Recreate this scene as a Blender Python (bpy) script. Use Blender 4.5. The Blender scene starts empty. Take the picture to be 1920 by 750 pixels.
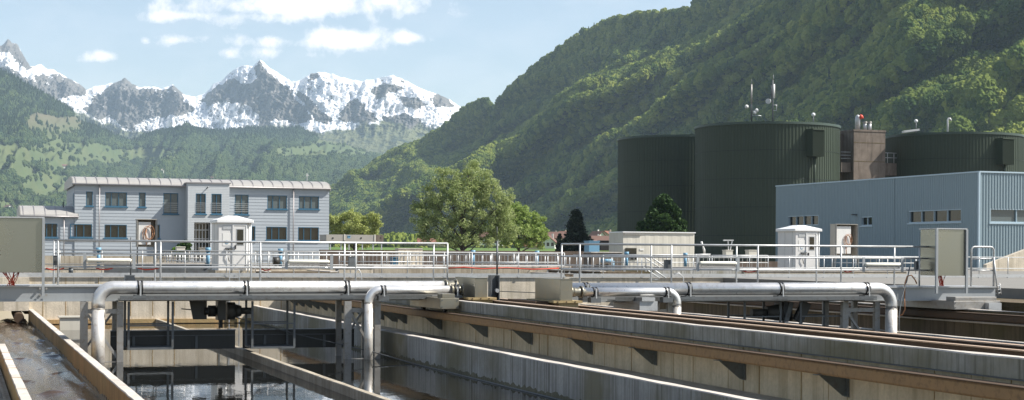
HAZE = 5.2e-5; SKY = .09; SUN = 5.0; EXPO = 0.84; SUNROT = 0.08
CLOUD_HI = (8.9, 8.3, 7.8); CLOUD_LO = (7.7, 7.5, 7.5)
import bpy, math, random
import numpy as np
from mathutils import Vector, Euler, Matrix
random.seed(7); rng = np.random.default_rng(11)
scene = bpy.context.scene
COL = scene.collection
R = math.radians

# ---------------------------------------------------------------- camera geometry
# world: X across the basins, Y along the basins, Z up; ground of the yard at z = 0
FPX = 3000.0; CX, CY = 960.0, 474.7; ROLL = 0.006
CAM = Vector((0, 0, 1.1)); HEAD = math.atan2(1035, 3000)
FW = Vector((math.sin(HEAD), math.cos(HEAD), 0)); RT = Vector((math.cos(HEAD), -math.sin(HEAD), 0))
def ray(px, py):
    dx, dy = px-CX, py-CY
    u = dx*math.cos(ROLL)+dy*math.sin(ROLL); v = -dx*math.sin(ROLL)+dy*math.cos(ROLL)
    return FW + RT*(u/FPX) + Vector((0, 0, -v/FPX))
def at(px, py, D): return CAM + ray(px, py)*D
def on_y(px, py, b): r = ray(px, py); return CAM + r*(b/r.y)
def on_x(px, py, a): r = ray(px, py); return CAM + r*(a/r.x)
def on_z(px, py, z): r = ray(px, py); return CAM + r*((z-CAM.z)/r.z)
def fromcam(x, y, z=0): return Vector((FW.x*y+RT.x*x, FW.y*y+RT.y*x, z))
WATER = -1.93

# ---------------------------------------------------------------- materials
def nm(name):
    m = bpy.data.materials.new(name); m.use_nodes = True
    nt = m.node_tree; b = nt.nodes['Principled BSDF']
    return m, nt, b
def node(nt, t, **k):
    n = nt.nodes.new(t)
    for a, v in k.items():
        if a.startswith('i_'): n.inputs[a[2:].replace('_', ' ')].default_value = v
        else: setattr(n, a, v)
    return n
def ramp(nt, fac, stops, interp='LINEAR'):
    r = nt.nodes.new('ShaderNodeValToRGB'); r.color_ramp.interpolation = interp
    e = r.color_ramp.elements
    while len(e) < len(stops): e.new(0.5)
    for i, (p, c) in enumerate(stops):
        e[i].position = p; e[i].color = (c[0], c[1], c[2], 1) if not isinstance(c, (int, float)) else (c, c, c, 1)
    nt.links.new(fac, r.inputs[0]); return r.outputs[0]
def pos(nt, scale=(1, 1, 1), rot=(0, 0, 0), obj=False):
    if obj: s = nt.nodes.new('ShaderNodeTexCoord').outputs['Object']
    else: s = nt.nodes.new('ShaderNodeNewGeometry').outputs['Position']
    mp = nt.nodes.new('ShaderNodeMapping'); mp.inputs['Scale'].default_value = scale; mp.inputs['Rotation'].default_value = rot
    nt.links.new(s, mp.inputs[0]); return mp.outputs[0]
def noise(nt, vec, scale, detail=4, rough=.55, dist=0):
    n = node(nt, 'ShaderNodeTexNoise'); n.inputs['Scale'].default_value = scale; n.inputs['Detail'].default_value = detail
    n.inputs['Roughness'].default_value = rough; n.inputs['Distortion'].default_value = dist
    nt.links.new(vec, n.inputs['Vector']); return n.outputs['Fac']
def mix(nt, fac, a, b, mode='MIX'):
    n = node(nt, 'ShaderNodeMix', data_type='RGBA', blend_type=mode)
    for sock, v in ((n.inputs['Factor'], fac), (n.inputs['A'], a), (n.inputs['B'], b)):
        if hasattr(v, 'links') or hasattr(v, 'is_output'): nt.links.new(v, sock)
        elif isinstance(v, (int, float)) and sock.name == 'Factor': sock.default_value = v
        else: sock.default_value = (v[0], v[1], v[2], 1)
    return n.outputs['Result']
def math_(nt, op, a, b=None, clamp=False):
    n = node(nt, 'ShaderNodeMath', operation=op, use_clamp=clamp)
    for i, v in enumerate((a, b)):
        if v is None: continue
        if isinstance(v, (int, float)): n.inputs[i].default_value = v
        else: nt.links.new(v, n.inputs[i])
    return n.outputs[0]
def bump(nt, b, h, strength=.3, dist=.02):
    n = node(nt, 'ShaderNodeBump'); n.inputs['Strength'].default_value = strength; n.inputs['Distance'].default_value = dist
    nt.links.new(h, n.inputs['Height']); nt.links.new(n.outputs[0], b.inputs['Normal'])

def concrete(name, base, dark, streak=.6, rough=.9, axis='x', streakscale=3.0, green=None):
    """weathered concrete with vertical run-off streaks"""
    m, nt, b = nm(name)
    p = pos(nt); n1 = noise(nt, p, .9, 6, .6); n2 = noise(nt, p, 14, 5, .6)
    ps = pos(nt, (streakscale, streakscale, .12)); s1 = noise(nt, ps, 1.6, 5, .65, .2)
    ps2 = pos(nt, (streakscale*3, streakscale*3, .25)); s2 = noise(nt, ps2, 1.3, 3, .6)
    col = mix(nt, ramp(nt, n1, [(.35, 0.), (.65, 1.)]), tuple(c*.8 for c in base), tuple(min(1, c*1.12) for c in base))
    f = math_(nt, 'MULTIPLY', ramp(nt, s1, [(.48, 0.), (.66, 1.)]), streak)
    col = mix(nt, f, col, dark)
    f2 = math_(nt, 'MULTIPLY', ramp(nt, s2, [(.56, 0.), (.68, 1.)]), streak*.8)
    col = mix(nt, f2, col, tuple(c*.7 for c in dark))
    if green:
        col = mix(nt, math_(nt, 'MULTIPLY', ramp(nt, noise(nt, pos(nt, (1.2, .35, .4)), 1.0, 5), [(.45, 0.), (.62, 1.)]), .8), col, green)
    col = mix(nt, math_(nt, 'MULTIPLY', ramp(nt, n2, [(.35, 1.), (.6, 0.)]), .25), col, tuple(c*.5 for c in base))
    nt.links.new(col, b.inputs['Base Color']); b.inputs['Roughness'].default_value = rough
    b.inputs['Specular IOR Level'].default_value = .25
    bump(nt, b, n2, .5, .02); return m
def metal(name, col, metallic=.8, rough=.4, var=.25, dirt=None, scale=3.0, stretch=(1, 1, 1), b_=.0):
    m, nt, b = nm(name)
    n1 = noise(nt, pos(nt, stretch), scale, 5, .6)
    c = mix(nt, n1, tuple(x*(1-var) for x in col), tuple(min(1, x*(1+var)) for x in col))
    if dirt:
        c = mix(nt, math_(nt, 'MULTIPLY', ramp(nt, noise(nt, pos(nt, stretch), scale*2.3, 6, .7), [(.5, 0.), (.72, 1.)]), .8), c, dirt)
    nt.links.new(c, b.inputs['Base Color']); b.inputs['Metallic'].default_value = metallic
    nt.links.new(ramp(nt, n1, [(.2, max(.04, rough-.12)), (.8, min(1, rough+.12))]), b.inputs['Roughness'])
    if b_: bump(nt, b, n1, b_, .01)
    return m
def paint(name, col, rough=.55, var=.1, scale=1.5, metallic=0., spec=.4):
    m, nt, b = nm(name)
    n1 = noise(nt, pos(nt), scale, 5, .6); n2 = noise(nt, pos(nt, (3, 3, .4)), 2.5, 4, .6)
    c = mix(nt, n1, tuple(x*(1-var) for x in col), tuple(min(1, x*(1+var)) for x in col))
    c = mix(nt, math_(nt, 'MULTIPLY', ramp(nt, n2, [(.5, 0.), (.75, 1.)]), var*2.2, True), c, tuple(x*.55 for x in col))
    nt.links.new(c, b.inputs['Base Color']); b.inputs['Roughness'].default_value = rough; b.inputs['Metallic'].default_value = metallic
    b.inputs['Specular IOR Level'].default_value = spec
    return m
def glass(name, col, rough=.04, lines=False):
    m, nt, b = nm(name)
    if lines:
        w = node(nt, 'ShaderNodeTexWave', wave_type='BANDS', bands_direction='Z'); w.inputs['Scale'].default_value = 3.2
        nt.links.new(pos(nt), w.inputs[0])
        nt.links.new(mix(nt, ramp(nt, w.outputs['Fac'], [(.2, 0.), (.6, 1.)]), tuple(c*.45 for c in col), col), b.inputs['Base Color'])
    else: b.inputs['Base Color'].default_value = (*col, 1)
    b.inputs['Roughness'].default_value = rough; b.inputs['IOR'].default_value = 1.5; return m

M = {}
M['conc_tan'] = concrete('concrete_tan', (.42, .37, .29), (.20, .16, .11), .55)
M['conc_far'] = concrete('concrete_far', (.62, .55, .44), (.36, .31, .22), .6, streakscale=2.2)
M['conc_grey'] = concrete('concrete_grey', (.44, .43, .40), (.14, .135, .11), .75, green=(.20, .18, .10), streakscale=4.5)
M['conc_beam'] = concrete('concrete_beam', (.42, .405, .36), (.13, .125, .095), .8, green=(.17, .15, .08), streakscale=5.0)
M['conc_low'] = concrete('concrete_lower_wall', (.66, .55, .38), (.34, .26, .15), .5, streakscale=2.2)
M['conc_top'] = concrete('concrete_coping', (.60, .55, .49), (.42, .36, .30), .35)
M['conc_brown'] = concrete('concrete_brown', (.44, .29, .14), (.22, .14, .06), .6, green=(.34, .26, .13))
M['conc_dirty'] = concrete('concrete_dirty', (.16, .12, .08), (.05, .04, .025), .8, green=(.10, .085, .04))
M['conc_tower'] = concrete('concrete_tower', (.20, .165, .135), (.09, .075, .06), .6, streakscale=.8)
M['conc_parapet'] = concrete('concrete_parapet', (.13, .10, .08), (.09, .07, .05), .5, streakscale=1.)
M['galv'] = metal('galvanised_steel', (.49, .50, .50), .4, .45, .12, (.34, .34, .33), 2.)
M['galv_beam'] = paint('grey_painted_beam', (.35, .37, .38), .5, .08, 1.2, .3)
M['galv_dark'] = metal('weathered_dark_steel', (.13, .14, .145), .35, .5, .2, (.08, .07, .06), 3.)
M['galv_mid'] = metal('weathered_grey_steel', (.33, .32, .30), .5, .5, .2, (.22, .18, .13), 3.)
M['stainless'] = metal('stainless_pipe', (.78, .77, .75), .68, .34, .06, (.56, .51, .45), 2.5, (1, 1, 1), .05)
M['stainless_leg'] = metal('stained_pipe_leg', (.72, .69, .64), .45, .45, .10, (.42, .34, .25), 2.5)
M['inox_box'] = metal('stainless_sheet', (.27, .255, .205), .65, .38, .12, (.32, .27, .18), 2.)
M['mirror_sheet'] = metal('brushed_sheet', (.32, .32, .27), .85, .28, .02, None, .5)  # olive tint: reflection of green surroundings put into the base colour
M['rust'] = metal('rusty_steel', (.27, .165, .075), .15, .75, .3, (.12, .07, .035), 4., b_=.3)
M['rust_edge'] = metal('rusty_edge', (.46, .34, .25), .1, .8, .2, (.36, .22, .12), 5.)
M['rust_dark'] = metal('dark_rust', (.075, .045, .025), .1, .85, .3, (.04, .03, .02), 4.)
M['ochre_plate'] = metal('ochre_stained_plate', (.42, .32, .16), .3, .6, .2, (.25, .17, .08), 5.)
M['bracket'] = metal('bracket_steel', (.16, .17, .155), .3, .6, .2, (.12, .10, .07), 4.)
M['black'] = paint('black_rubber', (.02, .02, .02), .6, .2)
M['motor'] = paint('dark_motor_paint', (.055, .053, .048), .45, .3)
M['red'] = paint('red_cable', (.55, .06, .03), .5, .1)
M['orange'] = paint('orange_hose', (.40, .19, .09), .5, .1)
M['white'] = paint('white_panel', (.72, .71, .68), .5, .06)
M['white_lamp'] = paint('lamp_cover', (.80, .78, .68), .4, .04)
M['kiosk'] = paint('kiosk_white', (.66, .65, .63), .5, .06)
M['kiosk_roof'] = paint('kiosk_roof_white', (.78, .78, .77), .45, .05)
M['lightblue'] = paint('light_blue_paint', (.15, .31, .44), .45, .1)
M['blueframe'] = paint('blue_window_frame', (.04, .125, .20), .45, .1)
M['clap'] = paint('blue_grey_boards', (.365, .40, .43), .6, .05, .8)
M['brick'] = paint('painted_grey_brick', (.46, .485, .50), .7, .08, 2.)
M['roofmetal'] = paint('weathered_metal_roof', (.40, .385, .36), .5, .12, .8, .2)
M['downpipe'] = metal('downpipe_metal', (.34, .32, .32), .5, .45, .1)
M['tankgreen'] = paint('dark_green_cladding', (.048, .063, .045), .5, .10, .25, spec=.2)
M['tankseam'] = paint('dark_green_seam', (.016, .026, .021), .6, .1)
M['tankrim'] = paint('green_rim', (.05, .075, .06), .5, .1)
M['blueclad'] = paint('blue_cladding', (.24, .31, .34), .5, .06, .2)
M['bluetrim'] = paint('pale_blue_trim', (.40, .50, .56), .45, .05)
M['glass_dark'] = glass('dark_window_glass', (.012, .016, .015))
M['glass_blind'] = glass('blinded_window_glass', (.13, .16, .165), .15, True)
M['cream'] = paint('cream_container', (.60, .57, .49), .5, .08, .5)
M['containergrey'] = paint('grey_container', (.36, .34, .30), .6, .12, .5)
M['asphalt'] = paint('asphalt', (.10, .095, .09), .9, .15, .4)
M['bark'] = paint('bark', (.07, .055, .04), .9, .3, 3)
M['roof_red'] = paint('red_roof_tile', (.21, .09, .06), .8, .2, .3)
M['roof_brown'] = paint('brown_roof_tile', (.16, .09, .07), .8, .2, .3)
M['house_white'] = paint('house_render', (.70, .69, .65), .8, .05, .3)
M['house_cream'] = paint('house_cream_render', (.48, .41, .32), .8, .05, .3)

M['tide'] = concrete('tide_mark', (.20, .185, .13), (.10, .10, .06), .6, streakscale=4)
M['wet'] = concrete('wet_band', (.07, .055, .03), (.03, .03, .015), .8, rough=.4)
def water_mat(name, base, s, strength, rough=.03, foam=False, dist=.05, stretch=(1, 1, 1)):
    m, nt, b = nm(name)
    p = pos(nt, stretch)
    h = math_(nt, 'ADD', noise(nt, p, s, 4, .55, .6), math_(nt, 'MULTIPLY', noise(nt, p, s*3.7, 3, .5), .35))
    if foam:
        c = mix(nt, ramp(nt, noise(nt, p, .7, 5, .6), [(.35, 0.), (.7, 1.)]), base, tuple(x*1.25 for x in base))
        nt.links.new(c, b.inputs['Base Color'])
    else: b.inputs['Base Color'].default_value = (*base, 1)
    b.inputs['Roughness'].default_value = rough; b.inputs['IOR'].default_value = 1.333
    bump(nt, b, h, strength, dist); return m
M['water_still'] = water_mat('still_basin_water', (.010, .010, .008), 2.2, .10, .015, False, .02, (1.0, .45, 1))
M['water_flow'] = water_mat('flowing_brown_water', (.058, .036, .021), 7, .5, .05, True, .02, (1, .8, 1))
M['water_dark'] = water_mat('dark_water', (.02, .015, .01), 2.2, .1)

# ---------------------------------------------------------------- mesh builder + tags
def tag(o, label=None, cat=None, group=None, kind=None):
    if label: o['label'] = label
    if cat: o['category'] = cat
    if group: o['group'] = group
    if kind: o['kind'] = kind
    return o
def wloc(o):
    v = Vector((0, 0, 0))
    while o is not None: v += o.location; o = o.parent
    return v
class MB:
    def __init__(s): s.v = []; s.f = []; s.smooth = []
    def add(s, vs, fs, sm=False):
        n = len(s.v); s.v += [tuple(v) for v in vs]; s.f += [tuple(i+n for i in f) for f in fs]; s.smooth += [sm]*len(fs); return s
    def box(s, x0, x1, y0, y1, z0, z1):
        if x0 > x1: x0, x1 = x1, x0
        if y0 > y1: y0, y1 = y1, y0
        if z0 > z1: z0, z1 = z1, z0
        return s.add([(x0, y0, z0), (x1, y0, z0), (x1, y1, z0), (x0, y1, z0), (x0, y0, z1), (x1, y0, z1), (x1, y1, z1), (x0, y1, z1)],
              [(0, 3, 2, 1), (4, 5, 6, 7), (0, 1, 5, 4), (1, 2, 6, 5), (2, 3, 7, 6), (3, 0, 4, 7)])
    def prism(s, poly, axis, a0, a1):
        """poly in the two other axes, extruded along axis"""
        n = len(poly)
        def mk(p, a):
            return {'x': (a, p[0], p[1]), 'y': (p[0], a, p[1]), 'z': (p[0], p[1], a)}[axis]
        vs = [mk(p, a0) for p in poly]+[mk(p, a1) for p in poly]
        fs = [tuple(range(n))[::-1], tuple(range(n, 2*n))]+[(i, (i+1) % n, n+(i+1) % n, n+i) for i in range(n)]
        return s.add(vs, fs)
    def tube(s, pts, r, seg=10, caps=True, sm=True):
        pts = [Vector(p) for p in pts]; rs = r if isinstance(r, (list, tuple)) else [r]*len(pts)
        vs = []; fs = []; up = None
        for i, p in enumerate(pts):
            t = (pts[min(i+1, len(pts)-1)]-pts[max(i-1, 0)]).normalized()
            if up is None: up = Vector((0, 0, 1)) if abs(t.z) < .9 else Vector((1, 0, 0))
            a = t.cross(up); 
            if a.length < 1e-4: a = t.cross(Vector((0, 1, 0)))
            a.normalize(); b = a.cross(t).normalized(); up = b
            for k in range(seg):
                w = 2*math.pi*k/seg; vs.append(p+(a*math.cos(w)+b*math.sin(w))*rs[i])
        for i in range(len(pts)-1):
            for k in range(seg):
                k2 = (k+1) % seg; fs.append((i*seg+k, i*seg+k2, (i+1)*seg+k2, (i+1)*seg+k))
        s.add(vs, fs, sm)
        if caps:
            n = len(s.v)-len(vs)
            s.f += [tuple(n+k for k in range(seg))[::-1], tuple(n+(len(pts)-1)*seg+k for k in range(seg))]; s.smooth += [False]*2
        return s
    def bar(s, p0, p1, w, h=None):
        """rectangular bar between two points"""
        h = h or w; p0, p1 = Vector(p0), Vector(p1); t = (p1-p0).normalized()
        up = Vector((0, 0, 1)) if abs(t.z) < .95 else Vector((0, 1, 0))
        a = t.cross(up).normalized()*w/2; b = a.cross(t).normalized()*h/2
        vs = [p+x for p in (p0, p1) for x in (-a-b, a-b, a+b, -a+b)]
        return s.add(vs, [(0, 3, 2, 1), (4, 5, 6, 7), (0, 1, 5, 4), (1, 2, 6, 5), (2, 3, 7, 6), (3, 0, 4, 7)])
    def ball(s, c, r, n=10, m=6):
        r = r if isinstance(r, (list, tuple)) else (r, r, r)
        vs = [(c[0], c[1], c[2]-r[2])]
        for j in range(1, m):
            t = math.pi*j/m-math.pi/2
            for k in range(n):
                w = 2*math.pi*k/n; vs.append((c[0]+r[0]*math.cos(t)*math.cos(w), c[1]+r[1]*math.cos(t)*math.sin(w), c[2]+r[2]*math.sin(t)))
        vs.append((c[0], c[1], c[2]+r[2])); L = len(vs)-1; fs = [(0, 1+(k+1) % n, 1+k) for k in range(n)]
        for j in range(m-2):
            for k in range(n): fs.append((1+j*n+k, 1+j*n+(k+1) % n, 1+(j+1)*n+(k+1) % n, 1+(j+1)*n+k))
        fs += [(L, 1+(m-2)*n+k, 1+(m-2)*n+(k+1) % n) for k in range(n)]
        return s.add(vs, fs, True)
    def build(s, name, mat, parent=None, local=False, bevel=0):
        me = bpy.data.meshes.new(name)
        off = Vector((0, 0, 0)) if (local or parent is None) else wloc(parent)
        me.from_pydata([(v[0]-off.x, v[1]-off.y, v[2]-off.z) for v in s.v], [], s.f)
        me.polygons.foreach_set('use_smooth', s.smooth)
        me.materials.append(M[mat] if isinstance(mat, str) else mat); me.update()
        o = bpy.data.objects.new(name, me); COL.objects.link(o)
        if parent is not None: o.parent = parent
        if bevel:
            bv = o.modifiers.new('bevel', 'BEVEL'); bv.width = bevel; bv.segments = 2; bv.limit_method = 'ANGLE'
        return o
def thing(name, label, cat, loc=(0, 0, 0), group=None, rz=0):
    o = bpy.data.objects.new(name, None); COL.objects.link(o); o.location = loc; o.rotation_euler = (0, 0, rz)
    o.empty_display_size = .3
    return tag(o, label, cat, group)
def copy_tree(o, parent=None):
    c = o.copy(); COL.objects.link(c)
    if parent is not None: c.parent = parent
    for ch in list(o.children): copy_tree(ch, c)
    return c
def solo(mb, name, mat, label, cat, group=None, kind=None, bevel=0):
    """a thing that is one mesh, with its origin at the base centre"""
    xs = [v[0] for v in mb.v]; ys = [v[1] for v in mb.v]; zs = [v[2] for v in mb.v]
    c = Vector(((min(xs)+max(xs))/2, (min(ys)+max(ys))/2, min(zs)))
    mb.v = [(v[0]-c.x, v[1]-c.y, v[2]-c.z) for v in mb.v]
    o = mb.build(name, mat, bevel=bevel); o.location = c
    return tag(o, label, cat, group, kind)
def elbow(p0, corner, p1, r, n=10):
    """path p0 -> corner (rounded by r) -> p1"""
    p0, corner, p1 = Vector(p0), Vector(corner), Vector(p1)
    a = (p0-corner).normalized(); b = (p1-corner).normalized(); c = corner+(a+b)*r
    pts = [p0]
    for i in range(n+1):
        w = (math.pi/2)*i/n; pts.append(c - b*r*math.cos(w) - a*r*math.sin(w))
    return pts+[p1]
# ================================================================ BASINS
def longwall(x0, x1, y0, y1, z0, z1, step=1.0, jit=.012, seed=1, top=True):
    """long wall with slightly chipped upper edges: a face mesh, and a coping mesh"""
    r = random.Random(seed); n = max(2, int((y1-y0)/step)); m = MB(); t = MB()
    ys = [y0+(y1-y0)*i/n for i in range(n+1)]
    L = [(x0+r.uniform(-jit, jit)*.8, y, z1+r.uniform(-jit, jit)*.6) for y in ys]; Rr = [(x1+r.uniform(-jit, jit)*.8, y, z1+r.uniform(-jit, jit)*.6) for y in ys]
    c = .02
    for i in range(n):
        a, b = ys[i], ys[i+1]
        m.add([(x0, a, z0), (x0, b, z0), (L[i+1][0], b, L[i+1][2]-c), (L[i][0], a, L[i][2]-c)], [(0, 3, 2, 1)])
        m.add([(x1, a, z0), (x1, b, z0), (Rr[i+1][0], b, Rr[i+1][2]-c), (Rr[i][0], a, Rr[i][2]-c)], [(0, 1, 2, 3)])
        d = .012
        t.add([(L[i][0], a, L[i][2]-c), (L[i+1][0], b, L[i+1][2]-c), (L[i+1][0]+d, b, L[i+1][2]), (L[i][0]+d, a, L[i][2])], [(0, 3, 2, 1)])
        t.add([(L[i][0]+d, a, L[i][2]), (L[i+1][0]+d, b, L[i+1][2]), (Rr[i+1][0]-d, b, Rr[i+1][2]), (Rr[i][0]-d, a, Rr[i][2])], [(0, 3, 2, 1)])
        t.add([(Rr[i][0]-d, a, Rr[i][2]), (Rr[i+1][0]-d, b, Rr[i+1][2]), (Rr[i+1][0], b, Rr[i+1][2]-c), (Rr[i][0], a, Rr[i][2]-c)], [(0, 3, 2, 1)])
    for y in (y0, y1): m.add([(x0, y, z0), (x1, y, z0), (x1, y, z1-c), (x0, y, z1-c)], [(0, 1, 2, 3)])
    return m, t
def wall_thing(name, label, x0, x1, y0, y1, z0, z1, mat, topmat='conc_top', **k):
    w = thing(name, label, 'wall', ((x0+x1)/2, y0, z0)); m, t = longwall(x0, x1, y0, y1, z0, z1, **k)
    m.build('wall_face', mat, w); t.build('coping', topmat, w); return w
YF = 68.0   # the far end wall of the basins
def sheet(x0, x1, y0, y1, z, name, mat, kind='structure', nx=1, ny=1):
    m = MB()
    m.add([(x0, y0, z), (x1, y0, z), (x1, y1, z), (x0, y1, z)], [(0, 1, 2, 3)])
    return tag(m.build(name, mat), kind=kind)
sheet(2.85, 11.79, 4, YF, WATER, 'basin_water', 'water_still')
def wavy(name, x0, x1, y0, y1, z, mat, sx, sy, amp):
    nx, ny = int((x1-x0)/sx), int((y1-y0)/sy); xs = np.linspace(x0, x1, nx+1); ys = np.linspace(y0, y1, ny+1); Xw, Yw = np.meshgrid(xs, ys)
    def n_(x, y, s):
        xi = np.floor(x).astype(np.int64); yi = np.floor(y).astype(np.int64); fx = x-xi; fy = y-yi
        h = lambda a, b: (((a*374761393+b*668265263+s*97531) & 0xffffffff)*1274126177 >> 8 & 0xffff)/65535.
        fx = fx*fx*(3-2*fx); fy = fy*fy*(3-2*fy)
        return (h(xi, yi)*(1-fx)+h(xi+1, yi)*fx)*(1-fy)+(h(xi, yi+1)*(1-fx)+h(xi+1, yi+1)*fx)*fy-.5
    Z = z+amp*(.5*n_(Xw*1.5+Yw*.25, Yw*1.1, 1)+n_(Xw*2.1-Yw*.2, Yw*2.9, 2)+.55*n_(Xw*4.2+Yw*.3, Yw*6.2, 3)+.2*n_(Xw*9, Yw*11, 4))
    i = np.arange(nx)[None, :]+(nx+1)*np.arange(ny)[:, None]; f = np.stack([i, i+1, i+nx+2, i+nx+1], -1).reshape(-1, 4)
    m = MB(); m.v = [tuple(v) for v in np.stack([Xw, Yw, Z], -1).reshape(-1, 3)]; m.f = [tuple(q) for q in f.tolist()]; m.smooth = [True]*len(m.f)
    return tag(m.build(name, mat), kind='structure')
wavy('channel_water', 1.12, 2.64, 10, YF+3, 1.1-2.92, 'water_flow', .045, .035, .075)
sheet(16.71, 26.79, 4, YF, WATER, 'basin_water', 'water_still')
sheet(-2.95, 33.95, 3, YF+4, -4.0, 'basin_floor', 'conc_dirty')
sheet(13.54, 15.96, 4, YF, 1.1-1.95, 'trough_water', 'water_dark')

wall_thing('channel_wall', 'narrow brown stained channel wall leading from the lower edge up to the left bridge', 2.65, 2.84, 8, YF+.02, -4, 1.1-2.4, 'conc_brown', seed=3, jit=.006, step=.6)
w = wall_thing('channel_wall', 'low pale capped channel wall cut off by the lower left corner', .93, 1.11, 8, 43, -4, 1.1-2.4, 'conc_brown', seed=5, jit=.006, step=.6)
# joints in the coping of the corner wall
j = MB()
for i in range(9): j.box(.925, 1.115, 18.5+i*2.6, 18.52+i*2.6, 1.1-2.41, 1.1-2.393)
j.build('coping_joint', 'conc_brown', w)
m = MB().box(-2.9, .90, 5, 48, -4, 1.1-2.75)
for i in range(7): m.box(.1+i*.11, .15+i*.11, 6, 47, 1.1-2.75, 1.1-2.72)
solo(m, 'basin_ledge', 'conc_tan', 'striped tan concrete ledge beyond the corner channel wall at the lower left', 'ledge')
wall_thing('basin_divider', 'thin low concrete strip rising just above the water in the middle of the basin', 7.72, 7.88, 8, YF, -4, 1.1-2.83, 'conc_tan', 'conc_tan', seed=8, jit=.008)
wall_thing('basin_wall', 'grey streaked basin wall with a bright white top edge beside the dark water', 11.80, 12.03, 8, YF, -4, 1.1-2.30, 'conc_grey', seed=9)
solo(MB().box(12.04, 13.41, 8, YF-.02, -3, 1.1-2.47), 'service_ledge', 'conc_tan', 'narrow concrete ledge between the grey basin wall and the panelled wall under the runway beam', 'ledge')
def band(name, label, x, y0, y1, z0, h, mat, side, seed):
    r = random.Random(seed); m = MB(); n = int((y1-y0)/.12); hs = [h*r.uniform(.6, 1.0) for _ in range(n+1)]
    for i in range(n):
        a, b = y0+(y1-y0)*i/n, y0+(y1-y0)*(i+1)/n
        m.add([(x, a, z0), (x, b, z0), (x, b, z0+hs[i+1]), (x, a, z0+hs[i])], [(0, 3, 2, 1)]).add([(x, a, z0+hs[i]), (x, b, z0+hs[i+1]), (x-side*.012, b, z0+hs[i+1]+.004), (x-side*.012, a, z0+hs[i]+.004)], [(0, 1, 2, 3)])
    return m.build(name, mat, WALLS[label])
WALLS = {o['label'][:12]: o for o in bpy.data.objects if o.name.startswith(('basin_wall', 'channel_wall')) and 'label' in o}
band('algae_band', 'grey streaked basin'[:12], 11.79, 9, YF-.1, WATER-.1, .24, 'tide', -1, 2)
band('wet_band', 'narrow brown stained'[:12], 2.64, 9, YF-.1, 1.1-2.92-.1, .24, 'wet', -1, 3)
# wall carrying the troughs
w = thing('trough_wall', 'long concrete wall with dark streaked upper beam and tan panelled lower face', 'wall', (13.5, 8, -4))
m, t = longwall(13.35, 13.55, 6, YF, 1.1-1.64, 1.1-1.354, seed=12)
m2, _ = longwall(13.42, 13.54, 6, YF, -4, 1.1-1.64, seed=13)
m.build('upper_beam', 'conc_beam', w); t.build('coping', 'conc_top', w); m2.build('lower_face', 'conc_low', w)
fj = MB()
yy = 8
rr = random.Random(4)
while yy < 66: fj.box(13.412, 13.43, yy, yy+.012, -3.5, 1.1-1.66); yy += rr.choice([.9, 1.5, .6, 2.4])
fj.build('panel_joint', 'conc_brown', w)
e = MB(); e.box(13.33, 13.40, 6, YF-.1, 1.1-1.66, 1.1-1.645); e.build('drip_edge', 'galv_dark', w)
w = thing('trough_wall', 'rusty middle rail upstand running between the two dark troughs', 'wall', (14.5, 8, -1))
MB().box(14.46, 14.54, 6, YF, -1.5, 1.1-1.375).build('upstand', 'rust_dark', w)
MB().box(14.44, 14.56, 6, YF, 1.1-1.375, 1.1-1.354).build('rail_cap', 'rust_edge', w)
w = thing('trough_wall', 'rusty rear rail upstand along the right basin side of the troughs', 'wall', (16.05, 8, -4))
MB().box(15.97, 16.10, 6, YF, -4, 1.1-1.44).build('upstand', 'rust_dark', w)
MB().box(15.95, 16.12, 6, YF, 1.1-1.44, 1.1-1.417).build('rail_cap', 'rust_edge', w)
wall_thing('basin_wall', 'low basin wall of the right pool just behind the rusty troughs', 16.5, 16.70, 8, YF, -4, 1.1-2.30, 'conc_grey', seed=14)
wall_thing('basin_wall', 'low pale topped basin wall under the right bridge end at the right edge', 26.8, 27.03, 8, YF, -4, 1.1-2.30, 'conc_grey', seed=15)
w = thing('trough_wall', 'dark brown stained wall below the right bridge carriage', 'wall', (28.9, 8, -4))
m, t = longwall(28.8, 29.0, 6, YF, -4, 1.1-1.60, seed=16)
m.build('wall_face', 'conc_dirty', w); t.build('coping', 'conc_top', w)
MB().box(28.62, 28.80, 6, YF, 1.1-2.0, 1.1-1.96).build('ledge', 'conc_top', w)
w = thing('trough_wall', 'outer wall of the right basin running under the far railing', 'wall', (31, 8, -4))
MB().box(31.2, 34, 6, YF, -4, 1.1-1.45).build('wall_face', 'conc_dirty', w)

# far end wall, with the culvert over the flow channel
w = thing('end_wall', 'pale tan concrete end wall lit by the sun behind the bridges', 'wall', (14, YF, -4))
m = MB(); m.box(2.66, 34, YF, YF+.35, -4, -.001); m.box(-3, 2.66, YF-.4, YF+.35, 1.1-2.45, -.001); m.box(-3, .9, YF, YF+.35, -4, 1.1-2.45)
m.build('wall_face', 'conc_far', w)
MB().box(2.86, 11.8, YF-.12, YF, 1.1-3.0, 1.1-2.83).build('water_ledge', 'conc_brown', w)
fj = MB(); x = 3.2; rr = random.Random(8)
while x < 16: fj.box(x, x+.03, YF-.006, YF, -1.6, -.02); x += rr.choice([.9, 1.3, 1.8])
fj.build('panel_joint', 'conc_brown', w)
m = MB(); m.tube([(2.25, YF-1.2, -1.62), (2.25, YF+2.5, -1.5)], .2, 16); 
solo(m, 'outlet_pipe', 'rust_dark', 'dark outlet pipe mouth beneath the concrete lintel at the end of the flowing channel', 'pipe')
solo(MB().box(3.6, 4.5, 63.0, 63.5, -1.95, -1.45).box(3.55, 4.55, 62.95, 63.55, -1.45, -1.4), 'junction_box', 'cream', 'small cream box at the far channel wall end beside the pale end wall', 'box')
lad = thing('ladder', 'slim pale ladder fixed to the end wall behind the second hanging cage', 'ladder', (11.3, YF-.2, -1.9))
for dx in (0, .42): MB().box(10.75+dx, 10.79+dx, YF-.2, YF-.16, -1.9, .3).build('rail', 'galv', lad)
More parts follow.
